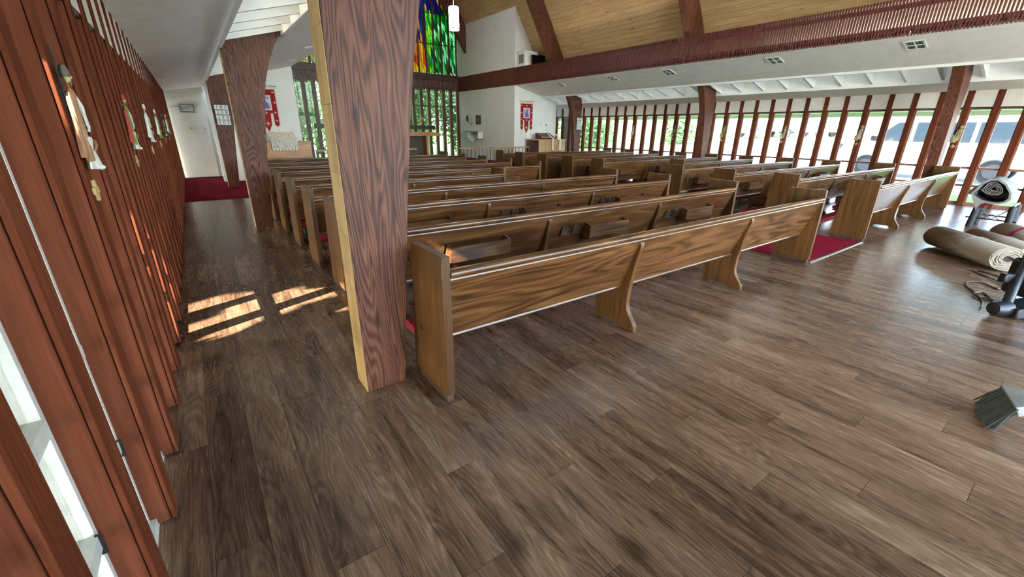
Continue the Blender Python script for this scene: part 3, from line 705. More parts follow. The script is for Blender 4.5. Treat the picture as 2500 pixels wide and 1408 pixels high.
def station(side,k,cols,label,style):
    y=F0+k*FS+FT/2; x=mir(-.347,side)
    t=thing('station_relief',label,'wall sculpture',(x,y,1.335),0 if side<0 else math.pi,'painted station reliefs on the fins'); t.scale=(.62,1,1)
    # local: +x into the room, y along the wall
    sg=1 if side<0 else -1
    obj('mount',MB().box(0,.010,-.02,.02,.06,.28),rc((.05,.05,.045)),t)
    a=obj('robed_figure',robe(.325,.074,k,.25,.80),rc(cols[0]),t,smooth=True,loc=(.038,-.020*sg,.030))
    skin=rc((.50,.42,.20)) if side<0 else rc((.44,.38,.24))
    obj('head',MB().ball((0,0,0),.019,.018,.026),skin,a,smooth=True,loc=(.006,.022,.293))
    obj('hair',MB().lathe([(0,.034),(.007,.0335),(.014,.030),(.0195,.022),(.0225,.012),(.0235,.0),(.0225,-.008),(.0215,-.006),(.0215,.0),(.0,.004)],n=18),rc((.10,.10,.07)) if style==0 else rc(cols[2]),a,smooth=True,loc=(.002,.022,.298))
    for q in (-1,1): obj('eye',MB().ball((0,0,0),.003,.0035,.002,8,6),rc((.06,.05,.04)),a,loc=(.0235,.022+q*.007,.297))
    obj('nose',MB().ball((0,0,0),.005,.0028,.006,8,6),skin,a,smooth=True,loc=(.025,.022,.291))
    obj('beard',MB().ball((0,0,0),.010,.012,.010,10,8),rc((.20,.13,.07)),a,smooth=True,loc=(.014,.022,.272))
    sh=MB(); vs_=[]; nq=15; lv=[(.030,.238),(.037,.215),(.038,.17),(.040,.11),(.046,.05),(.050,.015)]
    for q in range(nq):
        an=R(70+220*q/(nq-1))
        for r_,z_ in lv: fl=1+.10*math.sin(q*2.1+z_*20); vs_.append((r_*fl*math.cos(an)*.75,r_*fl*math.sin(an)+.06*(z_-.05),z_))
    sh.add(vs_,[(q*6+e,q*6+e+1,q*6+e+7,q*6+e+6) for q in range(nq-1) for e in range(5)])
    mo=obj('mantle',sh,rc(cols[2]) if style else rc((.30,.14,.07)),a,smooth=True); mo.modifiers.new('solid','SOLIDIFY').thickness=.003
    obj('arm',MB().tube([(.004,.030,.238),(.022,.042,.19),(.028,.040,.125),(.026,.036,.105)],[.013,.014,.010,.007],8),rc(cols[1]),a,smooth=True)
    b=obj('robed_figure',robe(.155,.095,k+5,-.12,1.0),rc(cols[1]),t,smooth=True,loc=(.040,.022*sg,.0))
    obj('foot',MB().ball((0,0,0),.026,.012,.010),rc(cols[1]),b,smooth=True,loc=(.026,-.02,.006))
    obj('sash',MB().tube([(.030,.022,.10),(.036,.0,.085),(.030,-.03,.07)],.006,6),rc(cols[0]),b)
    if style==0: obj('spear',MB().tube([(.02,-.03,.16),(.02,-.035,.42)],.006,6),BLACK,t)
    elif style==1:
        m=MB().tube([(.030,-.055,.08),(.030,.035,.345)],.009,6).tube([(.032,-.045,.29),(.032,.055,.25)],.008,6); obj('carried_cross',m,rc((.20,.10,.05)),t)
    if side>0: obj('halo',MB().lathe([(.026,0),(.034,.0),(.034,.006),(.026,.006),(.026,0)],n=16,ax='X'),BRASS,a,loc=(-.02,.022,.30))
    p=thing('cross_plaque','small tan cross-shaped plaque below the '+label.split(' station')[0]+' station','plaque',(x,y,1.255),0 if side<0 else math.pi,'cross plaques under the stations')
    obj('cross',MB().prism([(-.014,-.040),(.014,-.040),(.018,-.014),(.042,-.014),(.042,.014),(.018,.014),(.014,.040),(-.014,.040),(-.018,.014),(-.042,.014),(-.042,-.014),(-.018,-.014)],'X',0,.012),rc((.48,.33,.13)),p,bevel=.003)
    obj('boss',MB().ball((.012,0,0),.006,.012,.012,8,6),rc((.40,.26,.10)),p,smooth=True)
cr=(.62,.60,.48);wh=(.66,.66,.60);br=(.36,.18,.09);gn=(.22,.30,.05);rd=(.40,.05,.03);dk=(.07,.06,.05);tn=(.42,.34,.18)
LS=[(1,(br,wh,wh),'brown and white',0),(5,(gn,wh,rd),'green and red',1),(9,(cr,cr,wh),'all cream',2),(13,(tn,gn,wh),'yellow-green and tan',1),(17,(dk,cr,dk),'dark and cream',2),(21,(wh,gn,wh),'white and green',1)]
for k,c,n,st in LS: station(-1,k,c,n+' station relief on a fin of the wall with the exit sign',st)
RS=[(1,(tn,tn,tn),'tan twin-figure',1,'behind the nearest arch post'),(5,(cr,tn,tn),'pale yellow',2,'in front of the white sedan'),(9,(tn,cr,dk),'speckled tan',1,'in front of the parked pickup'),(13,(gn,tn,dk),'olive and tan',0,'beside the middle arch post'),(17,(dk,cr,dk),'dark slender',1,'before the leafy bushes'),(21,(cr,cr,tn),'cream single-figure',2,'before the brick house')]
for k,c,n,st,wh_ in RS: station(1,k,c,n+' station relief on a window fin '+wh_,st)

# ------------------------------------------------------------------ ceiling vents, pendant lamps
def vent(side,x,y,label):
    a=math.atan2(3.145-2.783,XF-1.40); z=2.783+(x-1.40)*math.tan(a)
    t=thing('ceiling_vent',label,'vent',(mir(x,side),y,z-.002),0,'air vents in the sloped soffits')
    t.rotation_euler=(0,-a if side<0 else a,0)
    m=MB(); w,h=.19,.155
    for q in ((-w,w,-h,-h+.03),(-w,w,h-.03,h),(-w,-w+.03,-h,h),(w-.03,w,-h,h),(-w,w,-.012,.012),(-.012,.012,-h,h)): m.box(q[0],q[1],q[2],q[3],-.014,0)
    obj('frame',m,WHITE,t); obj('duct',MB().box(-w+.02,w-.02,-h+.02,h-.02,-.004,0),BLACK,t)
    for i in range(5): obj('louvre',MB().box(-w+.03,-.012,-h+.05+i*.05,-h+.062+i*.05,-.012,-.004),GREYS,t)
for y,n in ((2.84,'over the van-side arch post'),(5.29,'over the third pew row, window side'),(8.10,'over the middle arch post, window side'),(10.14,'over the front pews, window side'),(12.61,'nearest the banner on the window side')): vent(1,W-11.2,y,'white slotted ceiling vent '+n)
for y,n in ((12.79,'nearest the lectern with the lace cloth'),(10.39,'one bay before the lectern with the lace cloth')): vent(-1,2.38,y,'white ceiling vent '+n)
sp=thing('soffit_speaker','small round ceiling speaker near the vent above the banner','speaker',(W-1.75,13.6,2.868)); sp.rotation_euler=(0,math.atan2(.362,1.39),0)
obj('ring',MB().lathe([(.05,0),(.09,0),(.095,-.012),(.05,-.014)],n=20),WHITE,sp); obj('cone',MB().lathe([(0.0,-.004),(.05,-.006),(.05,0)],n=16),BLACK,sp)
LAMP=M_plain('lamp_shade_glow',(.8,.8,.78),.5,.01,5,emit=(1,.97,.92),estr=5.5)
for y,n in ((12.36,'lit white cylinder pendant lamp hanging before the stained glass'),):
    t=thing('pendant_lamp',n,'lamp',(6.81,y,4.15))
    obj('shade',MB().lathe([(.0,.012),(.135,.012),(.142,.03),(.142,.575),(.13,.59),(0,.59)],n=28),LAMP,t,smooth=True)
    obj('rim',MB().lathe([(.143,.035),(.147,.035),(.147,.06),(.143,.06),(.143,.035)],n=28),METAL,t)
    obj('cord',MB().tube([(0,0,.585),(0,0,8.0)],.008,6),CARDW,t)

# ------------------------------------------------------------------ box, screen on the soffit; wall items on the chancel wall
t=thing('equipment_cabinet','white boxed unit with a small grille beside the black screen','cabinet',(W-XF+.04,14.28,3.62))
obj('body',MB().box(0,.62,.0,.585,.0,.68),WHITE,t,bevel=.006); obj('grille',MB().box(-.012,0,.10,.40,.25,.55),GREYS,t); obj('lip',MB().box(-.03,.0,.05,.5,.58,.62),WHITE,t)
t=thing('flat_screen','black flat screen standing above the slatted fascia','screen',(W-XF+.11,13.96,3.64)); t.rotation_euler=(0,0,R(-4))
obj('bezel',MB().box(0,.62,.0,.05,.10,.48),BLACK,t,bevel=.006); obj('glass',MB().box(.02,.60,-.004,0,.12,.46),M_plain('screen_glass',(.004,.005,.007),.12,.02),t); obj('stand',MB().box(.28,.38,.01,.04,.0,.12).box(.15,.5,-.05,.1,-.005,.01),BLACK,t)
XW=W-XF
t=thing('framed_picture','dark framed picture with a gold figure on the white chancel wall','picture',(XW,17.65,1.70))
obj('frame',MB().box(-.03,0,-.20,.20,0,.39),DARKW,t,bevel=.004); obj('panel',MB().box(-.034,-.03,-.16,.16,.04,.35),colmat('deep_red_panel',(.14,.04,.02)),t); obj('figure',MB().ball((-.036,0,.20),.006,.035,.11),BRASS,t,smooth=True)
t=thing('sanctuary_lamp','dark hanging lantern on a brass bracket on the chancel wall','lamp',(XW,18.38,1.70))
obj('lantern',MB().lathe([(0,.12),(.06,.14),(.065,.30),(.03,.37),(.012,.40),(0,.40)],c=(-.16,0,0),n=14),colmat('blue_black_glass',(.03,.03,.06),.2),t,smooth=True)
obj('bracket',MB().tube([(0,-.12,.02),(-.08,-.12,.02),(-.16,-.03,.10),(-.16,0,.13)],.014,8).box(-.015,0,-.15,-.09,-.06,.22),BRASS,t)
t=thing('credence_shelf','two-tier white wall shelf with a hanging cloth on the chancel wall','shelf',(XW,17.9,1.08))
obj('shelf_board',MB().box(-.30,0,-.68,.68,.30,.33),M_plain('grey_shelf',(.30,.30,.29),.6),t); obj('shelf_board',MB().box(-.30,0,-.68,.68,0,.03),M_plain('grey_shelf_low',(.30,.30,.29),.6),t)
obj('side',MB().box(-.26,0,-.60,-.57,.03,.30),FRAMEW,t); obj('side',MB().box(-.26,0,.30,.33,.03,.30),FRAMEW,t); obj('cloth',MB().prism([(-.45,.036),(.40,.036),(-.10,-.16),(-.16,-.17)],'X',-.315,-.302),CARDW,t)
# small switches on the right banner wall
for x,z in ((12.20,1.72),(12.10,1.28),(12.26,1.28)):
    t=thing('wall_switch','small white switch plate on the wall beside the banner','switch',(x,YBAN,z),0,'switch plates by the banner'); obj('plate',MB().box(-.035,.035,-.008,0,-.055,.055),CARDW,t,bevel=.002); obj('toggle',MB().box(-.008,.008,-.018,-.008,-.015,.015),GREYS,t)
t=thing('corner_camera','small dark camera under the soffit corner beside the banner','camera',(W-1.05,YBAN-.12,2.80)); obj('mount',MB().box(-.03,.03,.06,.12,-.05,.05),GREYS,t); obj('barrel',MB().lathe([(0,-.14),(.035,-.14),(.04,.06),(0,.06)],n=12,ax='Y'),BLACK,t,smooth=True)

# ------------------------------------------------------------------ banners
def cross4(mb,x,z,s,y0,y1):
    for a in range(4):
        dx,dz=math.cos(R(90*a)),math.sin(R(90*a)); px,pz=-dz,dx
        mb.prism([(x,z),(x+dx*s+px*s*.45,z+dz*s+pz*s*.45),(x+dx*s*1.15,z+dz*s*1.15),(x+dx*s-px*s*.45,z+dz*s-pz*s*.45)][::-1],'Y',y0,y1)
def banner(x0,w,label,tails):
    t=thing('hanging_banner',label,'banner',(x0,YBAN-.012,1.44))
    h=1.08
    def outline(g):   # three pointed tails
        a=w*.27
        return [(g,h-g),(g,.10+g*.6),(w*.13,g*1.2+.02),(a-g,.10+g*.6),(a-g,.42-g*0-.0),(a+g*0+.04,.42),(a+.04+g*.6,.10+g*.5),(w/2,-.12+g*1.6),(w-a-.04-g*.6,.10+g*.5),(w-a-.04,.42),(w-a+g,.42),(w-a+g,.10+g*.6),(w*.87,g*1.2+.02),(w-g,.10+g*.6),(w-g,h-g)]
    obj('border',MB().prism(outline(0),'Y',-.008,0),IVORY,t); obj('field',MB().prism(outline(.028),'Y',-.013,-.0085),REDF,t)
    obj('header',MB().box(0,w,-.010,0,h-.01,h+.05),IVORY,t)
    pi=obj('picture_mat',MB().box(w*.24,w*.76,-.019,-.0135,.50,.90),IVORY,t)
    obj('picture',MB().box(w*.30,w*.70,-.022,-.0195,.535,.865),M_plain('lilac_print',(.42,.38,.55),.8,.25,14),pi)
    obj('picture_shape',MB().prism([(w*.34,.54),(w*.66,.54),(w*.60,.70),(w*.5,.84),(w*.40,.70)],'Y',-.0245,-.0225),M_plain('violet_print',(.16,.10,.42),.8,.35,22),pi)
    for (cx,cz,s) in ((.12,.98,.028),(.5,.98,.028),(.88,.98,.028),(.10,.71,.03),(.90,.71,.03),(.14,.44,.028),(.5,.43,.03),(.86,.44,.028),(.13,.22,.025),(.5,.14,.045),(.87,.22,.025)):
        m=MB(); cross4(m,cx*w,cz,s,-.018,-.0135); obj('cross_motif',m,IVORY,t)
    obj('rod',MB().tube([(-.05,-.008,h+.06),(w+.05,-.008,h+.06)],.010,8),GREYS,t)
    for i in range(5): obj('hanging_loop',MB().box(w*(.05+.22*i),w*(.05+.22*i)+.02,-.016,.0,h+.03,h+.075),IVORY,t)
    for cx,z in ((.13,.02),(.5,-.12),(.87,.02)): obj('tassel',MB().lathe([(0,-.17),(.012,-.16),(.010,-.02),(0,0)],c=(cx*w,-.006,z),n=8),IVORY,t)
banner(11.10,.66,'crimson banner with a violet picture between the chancel wall and grey door',3)
banner(1.60,.66,'crimson banner hanging behind the lectern with the lace cloth',3)

# ------------------------------------------------------------------ chancel furniture
t=thing('lectern_desk','honey wood lectern desk holding the lace cloth, in front of the crimson banner','lectern',(1.73,13.9,.2))
obj('body',MB().box(0,1.09,0,.62,0,.88),OAK,t,bevel=.004); obj('top',MB().box(-.02,1.11,-.02,.64,.88,.915),OAK,t,bevel=.004); obj('book_stand',MB().prism([(.08,.916),(.40,.916),(.40,1.14),(.36,1.14)],'X',.10,.72),DARKW,t)
cl=thing('lace_cloth','white embroidered cloth with a toothed red-backed hem over the lectern desk','cloth',(1.79,13.86,.9))
LACE=M_cloth_print('embroidered_cloth',(.62,.58,.50),(.25,.24,.20))
obj('drape',MB().prism([(-.012,.02),(-.012,.22),(.42,.465),(.42,.455),(-.004,.21),(-.004,.02)][::-1],'X',0,.67),LACE,cl)
for i in range(8): obj('scallop',MB().prism([(.005+i*.0837,.022),(.078+i*.0837,.022),(.075+i*.0837,-.02),(.042+i*.0837,-.035),(.010+i*.0837,-.02)],'Y',-.011,-.006),IVORY,cl)
obj('red_lining',MB().box(.0,.67,-.0055,-.003,-.025,.03),REDF,cl)
t=thing('pulpit','pale wood pulpit with a darker side panel by the parking-lot windows','pulpit',(11.34,13.9,.2))
obj('body',MB().box(.02,1.46,.02,.76,0,.90),OAKV,t,bevel=.004); obj('side_panel',MB().box(0,.018,.0,.76,0,.90),MULL,t); obj('top',MB().box(-.02,1.48,-.02,.78,.90,.94),OAKV,t,bevel=.004)
obj('reading_stand',MB().prism([(.20,.941),(.60,.941),(.60,1.16),(.56,1.18),(.16,1.00)],'X',.30,1.02),colmat('dark_red_leather',(.09,.02,.015),.4),t)
obj('stand_lip',MB().box(.26,1.06,.12,.16,1.0,1.03),OAKV,t)
for i,x in enumerate((.74,1.14)):
    o=thing('ribbon_strip',('inner' if i==0 else 'outer')+' ivory fringed ribbon hanging down the pulpit front','ribbon',(11.34+x,13.88,.2)); 
    obj('band',MB().box(-.05,.05,-.012,-.004,.50,.955).prism([(-.012,.955),(.33,1.145),(.33,1.15),(-.012,.962)][::-1],'X',-.05,.05),IVORY,o)
    for q in (-.03,.03): obj('tassel',MB().lathe([(0,.42),(.010,.43),(.008,.50),(0,.51)],c=(q,-.008,0),n=8),REDF,o)
t=thing('microphone','thin gooseneck microphone rising from the pulpit','microphone',(12.30,14.56,1.145)); obj('neck',MB().tube([(0,0,0),(.0,.0,.35),(-.02,-.02,.48),(-.08,-.08,.54)],.008,6),GREYS,t); obj('head',MB().tube([(-.05,-.05,.52),(-.22,-.20,.56)],[.014,.022],8),BLACK,t)
# communion rails
def rail(x0,x1,label):
    t=thing('communion_rail',label,'railing',(x0,13.72,.2))
    L=x1-x0; obj('handrail',MB().box(0,L,-.045,.045,.64,.68),OAK,t,bevel=.006); obj('bottom_bar',MB().box(0,L,-.015,.015,.05,.075),BLACK,t)
    for x in (0.02,L-.08): obj('post',MB().box(x,x+.06,-.03,.03,0,.64),BLACK,t)
    n=int(L/.16)
    for i in range(1,n): obj('baluster',MB().box(i*L/n-.008,i*L/n+.008,-.008,.008,.07,.645),BLACK,t)
rail(7.60,10.72,'communion rail with thin black balusters beside the pulpit'); rail(2.87,6.0,'communion rail with thin black balusters beside the lace-cloth lectern')
# altar
t=thing('altar_table','honey wood altar table standing before the chancel windows','altar',(6.81,16.7,.2))
obj('mensa',MB().box(-1.49,1.49,-.1,.8,1.02,1.16),OAK,t,bevel=.006)
for x in (-1.05,.95): obj('leg',MB().box(x,x+.10,0,.7,.0,1.02),OAK,t,bevel=.004)
obj('panel',MB().box(-.95,.94,.30,.36,.0,1.02),DARKW,t)
t=thing('cross_beam','dark horizontal timber fixed across the chancel window mullions','beam',(6.81,YEND-.20,1.46)); obj('timber',MB().box(-2.65,2.62,0,.14,.0,.17),BLACK and DARKW,t,bevel=.006)
for x in (-2.0,-.0,2.0): obj('bracket',MB().box(x-.03,x+.03,.14,.17,.02,.15),BLACK,t)
t=thing('candelabrum','gold candelabrum with white candles on the dark timber','candle holder',(8.74,YEND-.13,1.63)); obj('base',MB().lathe([(0,0),(.08,0),(.07,.02),(.02,.05),(.02,.14),(0,.14)],n=14),BRASS,t,smooth=True)
m=MB()
for i in range(5):
    x=-.14+i*.07; m.tube([(0,0,.10),(x,0,.14),(x,0,.22)],.008,6)
obj('arm',m,BRASS,t)
for i in range(5):
    x=-.14+i*.07; obj('candle',MB().lathe([(0,.22),(.012,.22),(.012,.34+.10*(i==2)),(0,.35+.1*(i==2))],c=(x,0,0),n=8),CARDW,t)

# ------------------------------------------------------------------ carpet rolls, stand, machine, broom
def spiral_roll(name,label,a,b,rad,mat,turns=9,flat=.80,group=None):
    a=Vector(a); b=Vector(b); d=(b-a); L=d.length; ang=math.atan2(d.y,d.x)
    t=thing(name,label,'carpet roll',(a.x,a.y,0),ang,group)
    n=turns*22; th=.010; pts=[]
    r0=rad*.30
    for i in range(n+1):
        u=i/n; r=r0+(rad-r0)*u; an=2*math.pi*turns*u - math.pi/2
        wob=1+.05*math.sin(an*2.3+u*9)*(1-u)
        pts.append((r*math.cos(an)*wob,r*math.sin(an)*flat*wob))
    zmin=min(p[1] for p in pts); pts=[(p[0],p[1]-zmin+.004) for p in pts]
    vs=[];fs=[];jit=random.Random(5)
    for i,(y,z) in enumerate(pts):
        e=jit.uniform(-.008,.008); vs+=[(e,y,z),(L+e,y,z)]
    fs=[(2*i,2*i+2,2*i+3,2*i+1) for i in range(n)]
    o=obj('rolled_sheet',MB().add(vs,fs),mat,t,smooth=True); s=o.modifiers.new('solid','SOLIDIFY'); s.thickness=.012; s.offset=-1
    obj('core',MB().lathe([(0,0),(r0*.92,0),(r0*.92,L-.04),(0,L-.04)],c=(.02,0,-zmin+.004),n=16,ax='X',sy=flat),colmat('dark_core',(.03,.008,.012)) if 'dark_core' not in MATS else MATS['dark_core'],t)  # dark plug added in the open roll; its colour stands for shade
    obj('seam',MB().tube([(L*.42,(rad+.002)*math.cos(R(q)),(rad+.002)*flat*math.sin(R(q))-zmin+.004) for q in range(-20,200,12)],.0025,5),GREYS,t)
    return t
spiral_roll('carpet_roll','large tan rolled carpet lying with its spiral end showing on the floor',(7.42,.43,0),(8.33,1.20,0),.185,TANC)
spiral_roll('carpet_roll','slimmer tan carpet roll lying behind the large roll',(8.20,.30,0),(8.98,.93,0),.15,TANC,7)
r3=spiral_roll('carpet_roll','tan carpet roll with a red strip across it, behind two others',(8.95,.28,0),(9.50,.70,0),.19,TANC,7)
obj('red_strip',MB().tube([(.28,.193*math.cos(R(q)),.193*.80*math.sin(R(q))+.156) for q in range(10,180,10)],.012,6),REDC,r3)
# padded trestle with folded carpet
t=thing('padded_trestle','low dark steel trestle with padded legs carrying a folded carpet','trestle',(10.72,1.0,0))
for y in (-.215,.215):
    for x in (0,.55):
        g=obj('leg',MB().tube([(x,y*1.02,.006),(x+(.02 if x else -.02)*0,y*.92,.40)],.046,12),NAVY,t,smooth=True)
    obj('top_bar',MB().tube([(-.04,y*.92,.41),(.62,y*.92,.41)],.016,8),BLACK,t)
obj('cross_bar',MB().tube([(-.0,-.30,.165),(0,.30,.165)],.010,8),BLACK,t); obj('cross_bar',MB().tube([(.55,-.26,.165),(.55,.26,.165)],.010,8),BLACK,t)
obj('brace',MB().tube([(0,-.19,.37),(0,-.0,.17),(0,.19,.37)],.008,6).tube([(0,-.1,.17),(0,0,.26),(0,.1,.17)],.006,6),BLACK,t)
t=thing('folded_carpet','bulky grey-backed carpet folded in a loose roll on the padded trestle','carpet roll',(10.66,1.03,.428))
out=[(-.13,0),(.06,-.19+.19),(.22,.03),(.25,.16),(.19,.30),(.08,.385),(-.05,.37),(-.17,.24),(-.20,.10)]
def hollow(poly,cx,cz,k): return [(cx+(y-cx)*k,cz+(z-cz)*k) for y,z in poly]
poly=[(-.05,.0),(.05,.0),(.16,.02),(.26,.08),(.31,.13),(.27,.20),(.22,.33),(.14,.40),(.05,.405),(-.06,.33),(-.15,.20),(-.17,.10),(-.13,.03)]
inn=hollow(poly,.04,.18,.86)
def ringmesh(o_,i_,x0,x1):
    n=len(o_); vs=[(x0,y,z) for y,z in o_]+[(x1,y,z) for y,z in o_]+[(x0,y,z) for y,z in i_]+[(x1,y,z) for y,z in i_]
    fs=[]
    for i in range(n):
        j=(i+1)%n; fs+=[(i,j,n+j,n+i)[::-1],(2*n+i,2*n+j,3*n+j,3*n+i),(i,j,2*n+j,2*n+i),(n+i,n+j,3*n+j,3*n+i)[::-1]]
    return MB().add(vs,fs)
obj('outer_fold',ringmesh(poly,inn,-.02,.66),GREYC,t,smooth=True)
obj('dark_lining',ringmesh(hollow(poly,.04,.18,.855),hollow(poly,.04,.18,.80),.0,.64),NAVY,t,smooth=True)
p2=[(.02+.42*(y-.04),.235+.42*(z-.18)) for y,z in poly]; p2=[(y+.04,z+.0) for y,z in p2]
for q in (1.25,.95,.68,.45): obj('inner_roll',ringmesh([(.055+(y-.055)*q,.24+(z-.24)*q) for y,z in p2],[(.055+(y-.055)*q*.86,.24+(z-.24)*q*.86) for y,z in p2],.01,.6),PADC,t,smooth=True)
obj('inner_fill',MB().prism([(.055+(y-.055)*1.2,.24+(z-.24)*1.2) for y,z in p2],'X',.30,.34),PADC,t); obj('lining_back',MB().prism(hollow(poly,.04,.18,.84),'X',.55,.58),NAVY,t)
obj('hanging_corner',MB().prism([(.10,.0),(.28,.09),(.17,-.13)],'X',-.025,-.012),GREYC,t); obj('red_corner',MB().prism([(.12,-.005),(.03,.0),(.155,-.10)],'X',-.036,-.026),REDC,t)
obj('side_flap',MB().prism([(.25,.10),(.37,.13),(.29,.26),(.22,.30)],'X',.02,.60),GREYC,t,bevel=.01)
# floor machine
t=thing('floor_cleaner','black upright floor cleaner with a round nozzle and sloping tube','vacuum',(5.45,.27,0),R(-35))
obj('nozzle',MB().lathe([(0,-.02),(.055,-.01),(.068,.03),(.068,.11),(.058,.13),(0,.13)],c=(0,0,.072),n=20,ax='X'),BLACK,t,smooth=True)
obj('base',MB().prism([(.10,.012),(.62,.012),(.66,.05),(.62,.11),(.40,.15),(.10,.10)],'Y',-.10,.10),BLACK,t,bevel=.012)
obj('trim',MB().prism([(.30,.012),(.62,.012),(.64,.03),(.30,.02)],'Y',-.106,-.101),colmat('lime_trim',(.20,.32,.02),.4),t)
obj('tube',MB().tube([(.12,.02,.09),(.22,.10,.22),(.36,.20,.46),(.50,.30,.72)],.035,12),BLACK,t,smooth=True)
obj('canister',MB().box(.34,.62,.02,.30,.13,.46),BLACK,t,bevel=.03); obj('clip',MB().box(.16,.26,.14,.20,.26,.34),BLACK,t,bevel=.01)
obj('wheel',MB().lathe([(0,-.02),(.05,-.02),(.05,.02),(0,.02)],c=(.50,-.12,.05),n=16,ax='Y'),BLACK,t,smooth=True)
cp=[(5.62,.36,.012),(5.85,.38,.008),(6.15,.48,.008),(6.35,.57,.008),(6.55,.58,.008),(6.62,.48,.008),(6.5,.36,.008),(6.75,.36,.014),(7.0,.52,.008),(7.12,.62,.008),(7.22,.60,.008),(7.1,.42,.008),(6.8,.32,.012),(6.5,.27,.008),(6.1,.30,.008),(5.95,.40,.012),(6.05,.47,.016),(6.2,.42,.008),(5.9,.30,.01)]
def smooth_path(p,n=8):
    P=[Vector(q) for q in p]; out=[]
    for i in range(len(P)-1):
        a,b,c,d=P[max(i-1,0)],P[i],P[i+1],P[min(i+2,len(P)-1)]
        for k in range(n):
            t_=k/n; out.append(.5*((2*b)+(c-a)*t_+(2*a-5*b+4*c-d)*t_**2+(3*b-a-3*c+d)*t_**3))
    return out+[P[-1]]
tag(obj('power_cord',MB().tube(smooth_path(cp),.0065,7),BLACK),'thin black power cord looped on the floor beside the floor cleaner','cord')
# broom
B0=Vector((3.37,-.02,.13)); tipL=Vector((3.50,.075,.004)); tipR=Vector((3.20,-.02,.004))
t=thing('broom','angled broom with dark green bristles resting on the floor','broom',(0,0,0))
capA=Vector((3.53,.02,.125)); capB=Vector((3.27,-.07,.125)); up=Vector((.0,-.12,.05)).normalized()
rb=random.Random(2); bm_=MB()
for i in range(240):
    u=rb.random(); v=rb.uniform(-.02,.02)
    a=capA.lerp(capB,u)+Vector((0,0,v)); tip=tipL.lerp(tipR,u)+Vector((rb.uniform(-.02,.02),rb.uniform(-.015,.03),rb.uniform(.0,.02)))
    bm_.tube([a,a.lerp(tip,.5)+Vector((0,0,.005)),tip],[.004,.0035,.0025],4)
tag(obj('bristles',bm_,colmat('bristle_green',(.008,.016,.013),.6),t),kind='stuff')
d=(capB-capA).normalized(); nrm=d.cross(up)
vs=[]
for base,wd,k in ((0,.03,0),(.03,.028,.05),(.085,.018,.30)):
    a=capA.lerp(capB,k)+up*base; b=capB.lerp(capA,k)+up*base
    vs+= [a-nrm*wd,b-nrm*wd,b+nrm*wd,a+nrm*wd]
obj('cap',MB().add(vs,[(0,1,2,3),(0,4,5,1),(1,5,6,2),(2,6,7,3),(3,7,4,0),(4,8,9,5),(5,9,10,6),(6,10,11,7),(7,11,8,4),(8,11,10,9)]),M_plain('grey_plastic',(.25,.28,.30),.35,.05),t,bevel=.004)
hm=capA.lerp(capB,.5)+up*.07
obj('ferrule',MB().tube([hm,hm+Vector((-.02,-.10,.09))],[.022,.017],12),BLACK,t,smooth=True)
hd=Vector((.12,-.62,.62)).normalized()
obj('handle',MB().tube([hm+Vector((-.015,-.07,.06)),hm+Vector((-.015,-.07,.06))+hd*1.25],.0125,12),colmat('taupe_handle',(.28,.24,.20),.4),t,smooth=True)

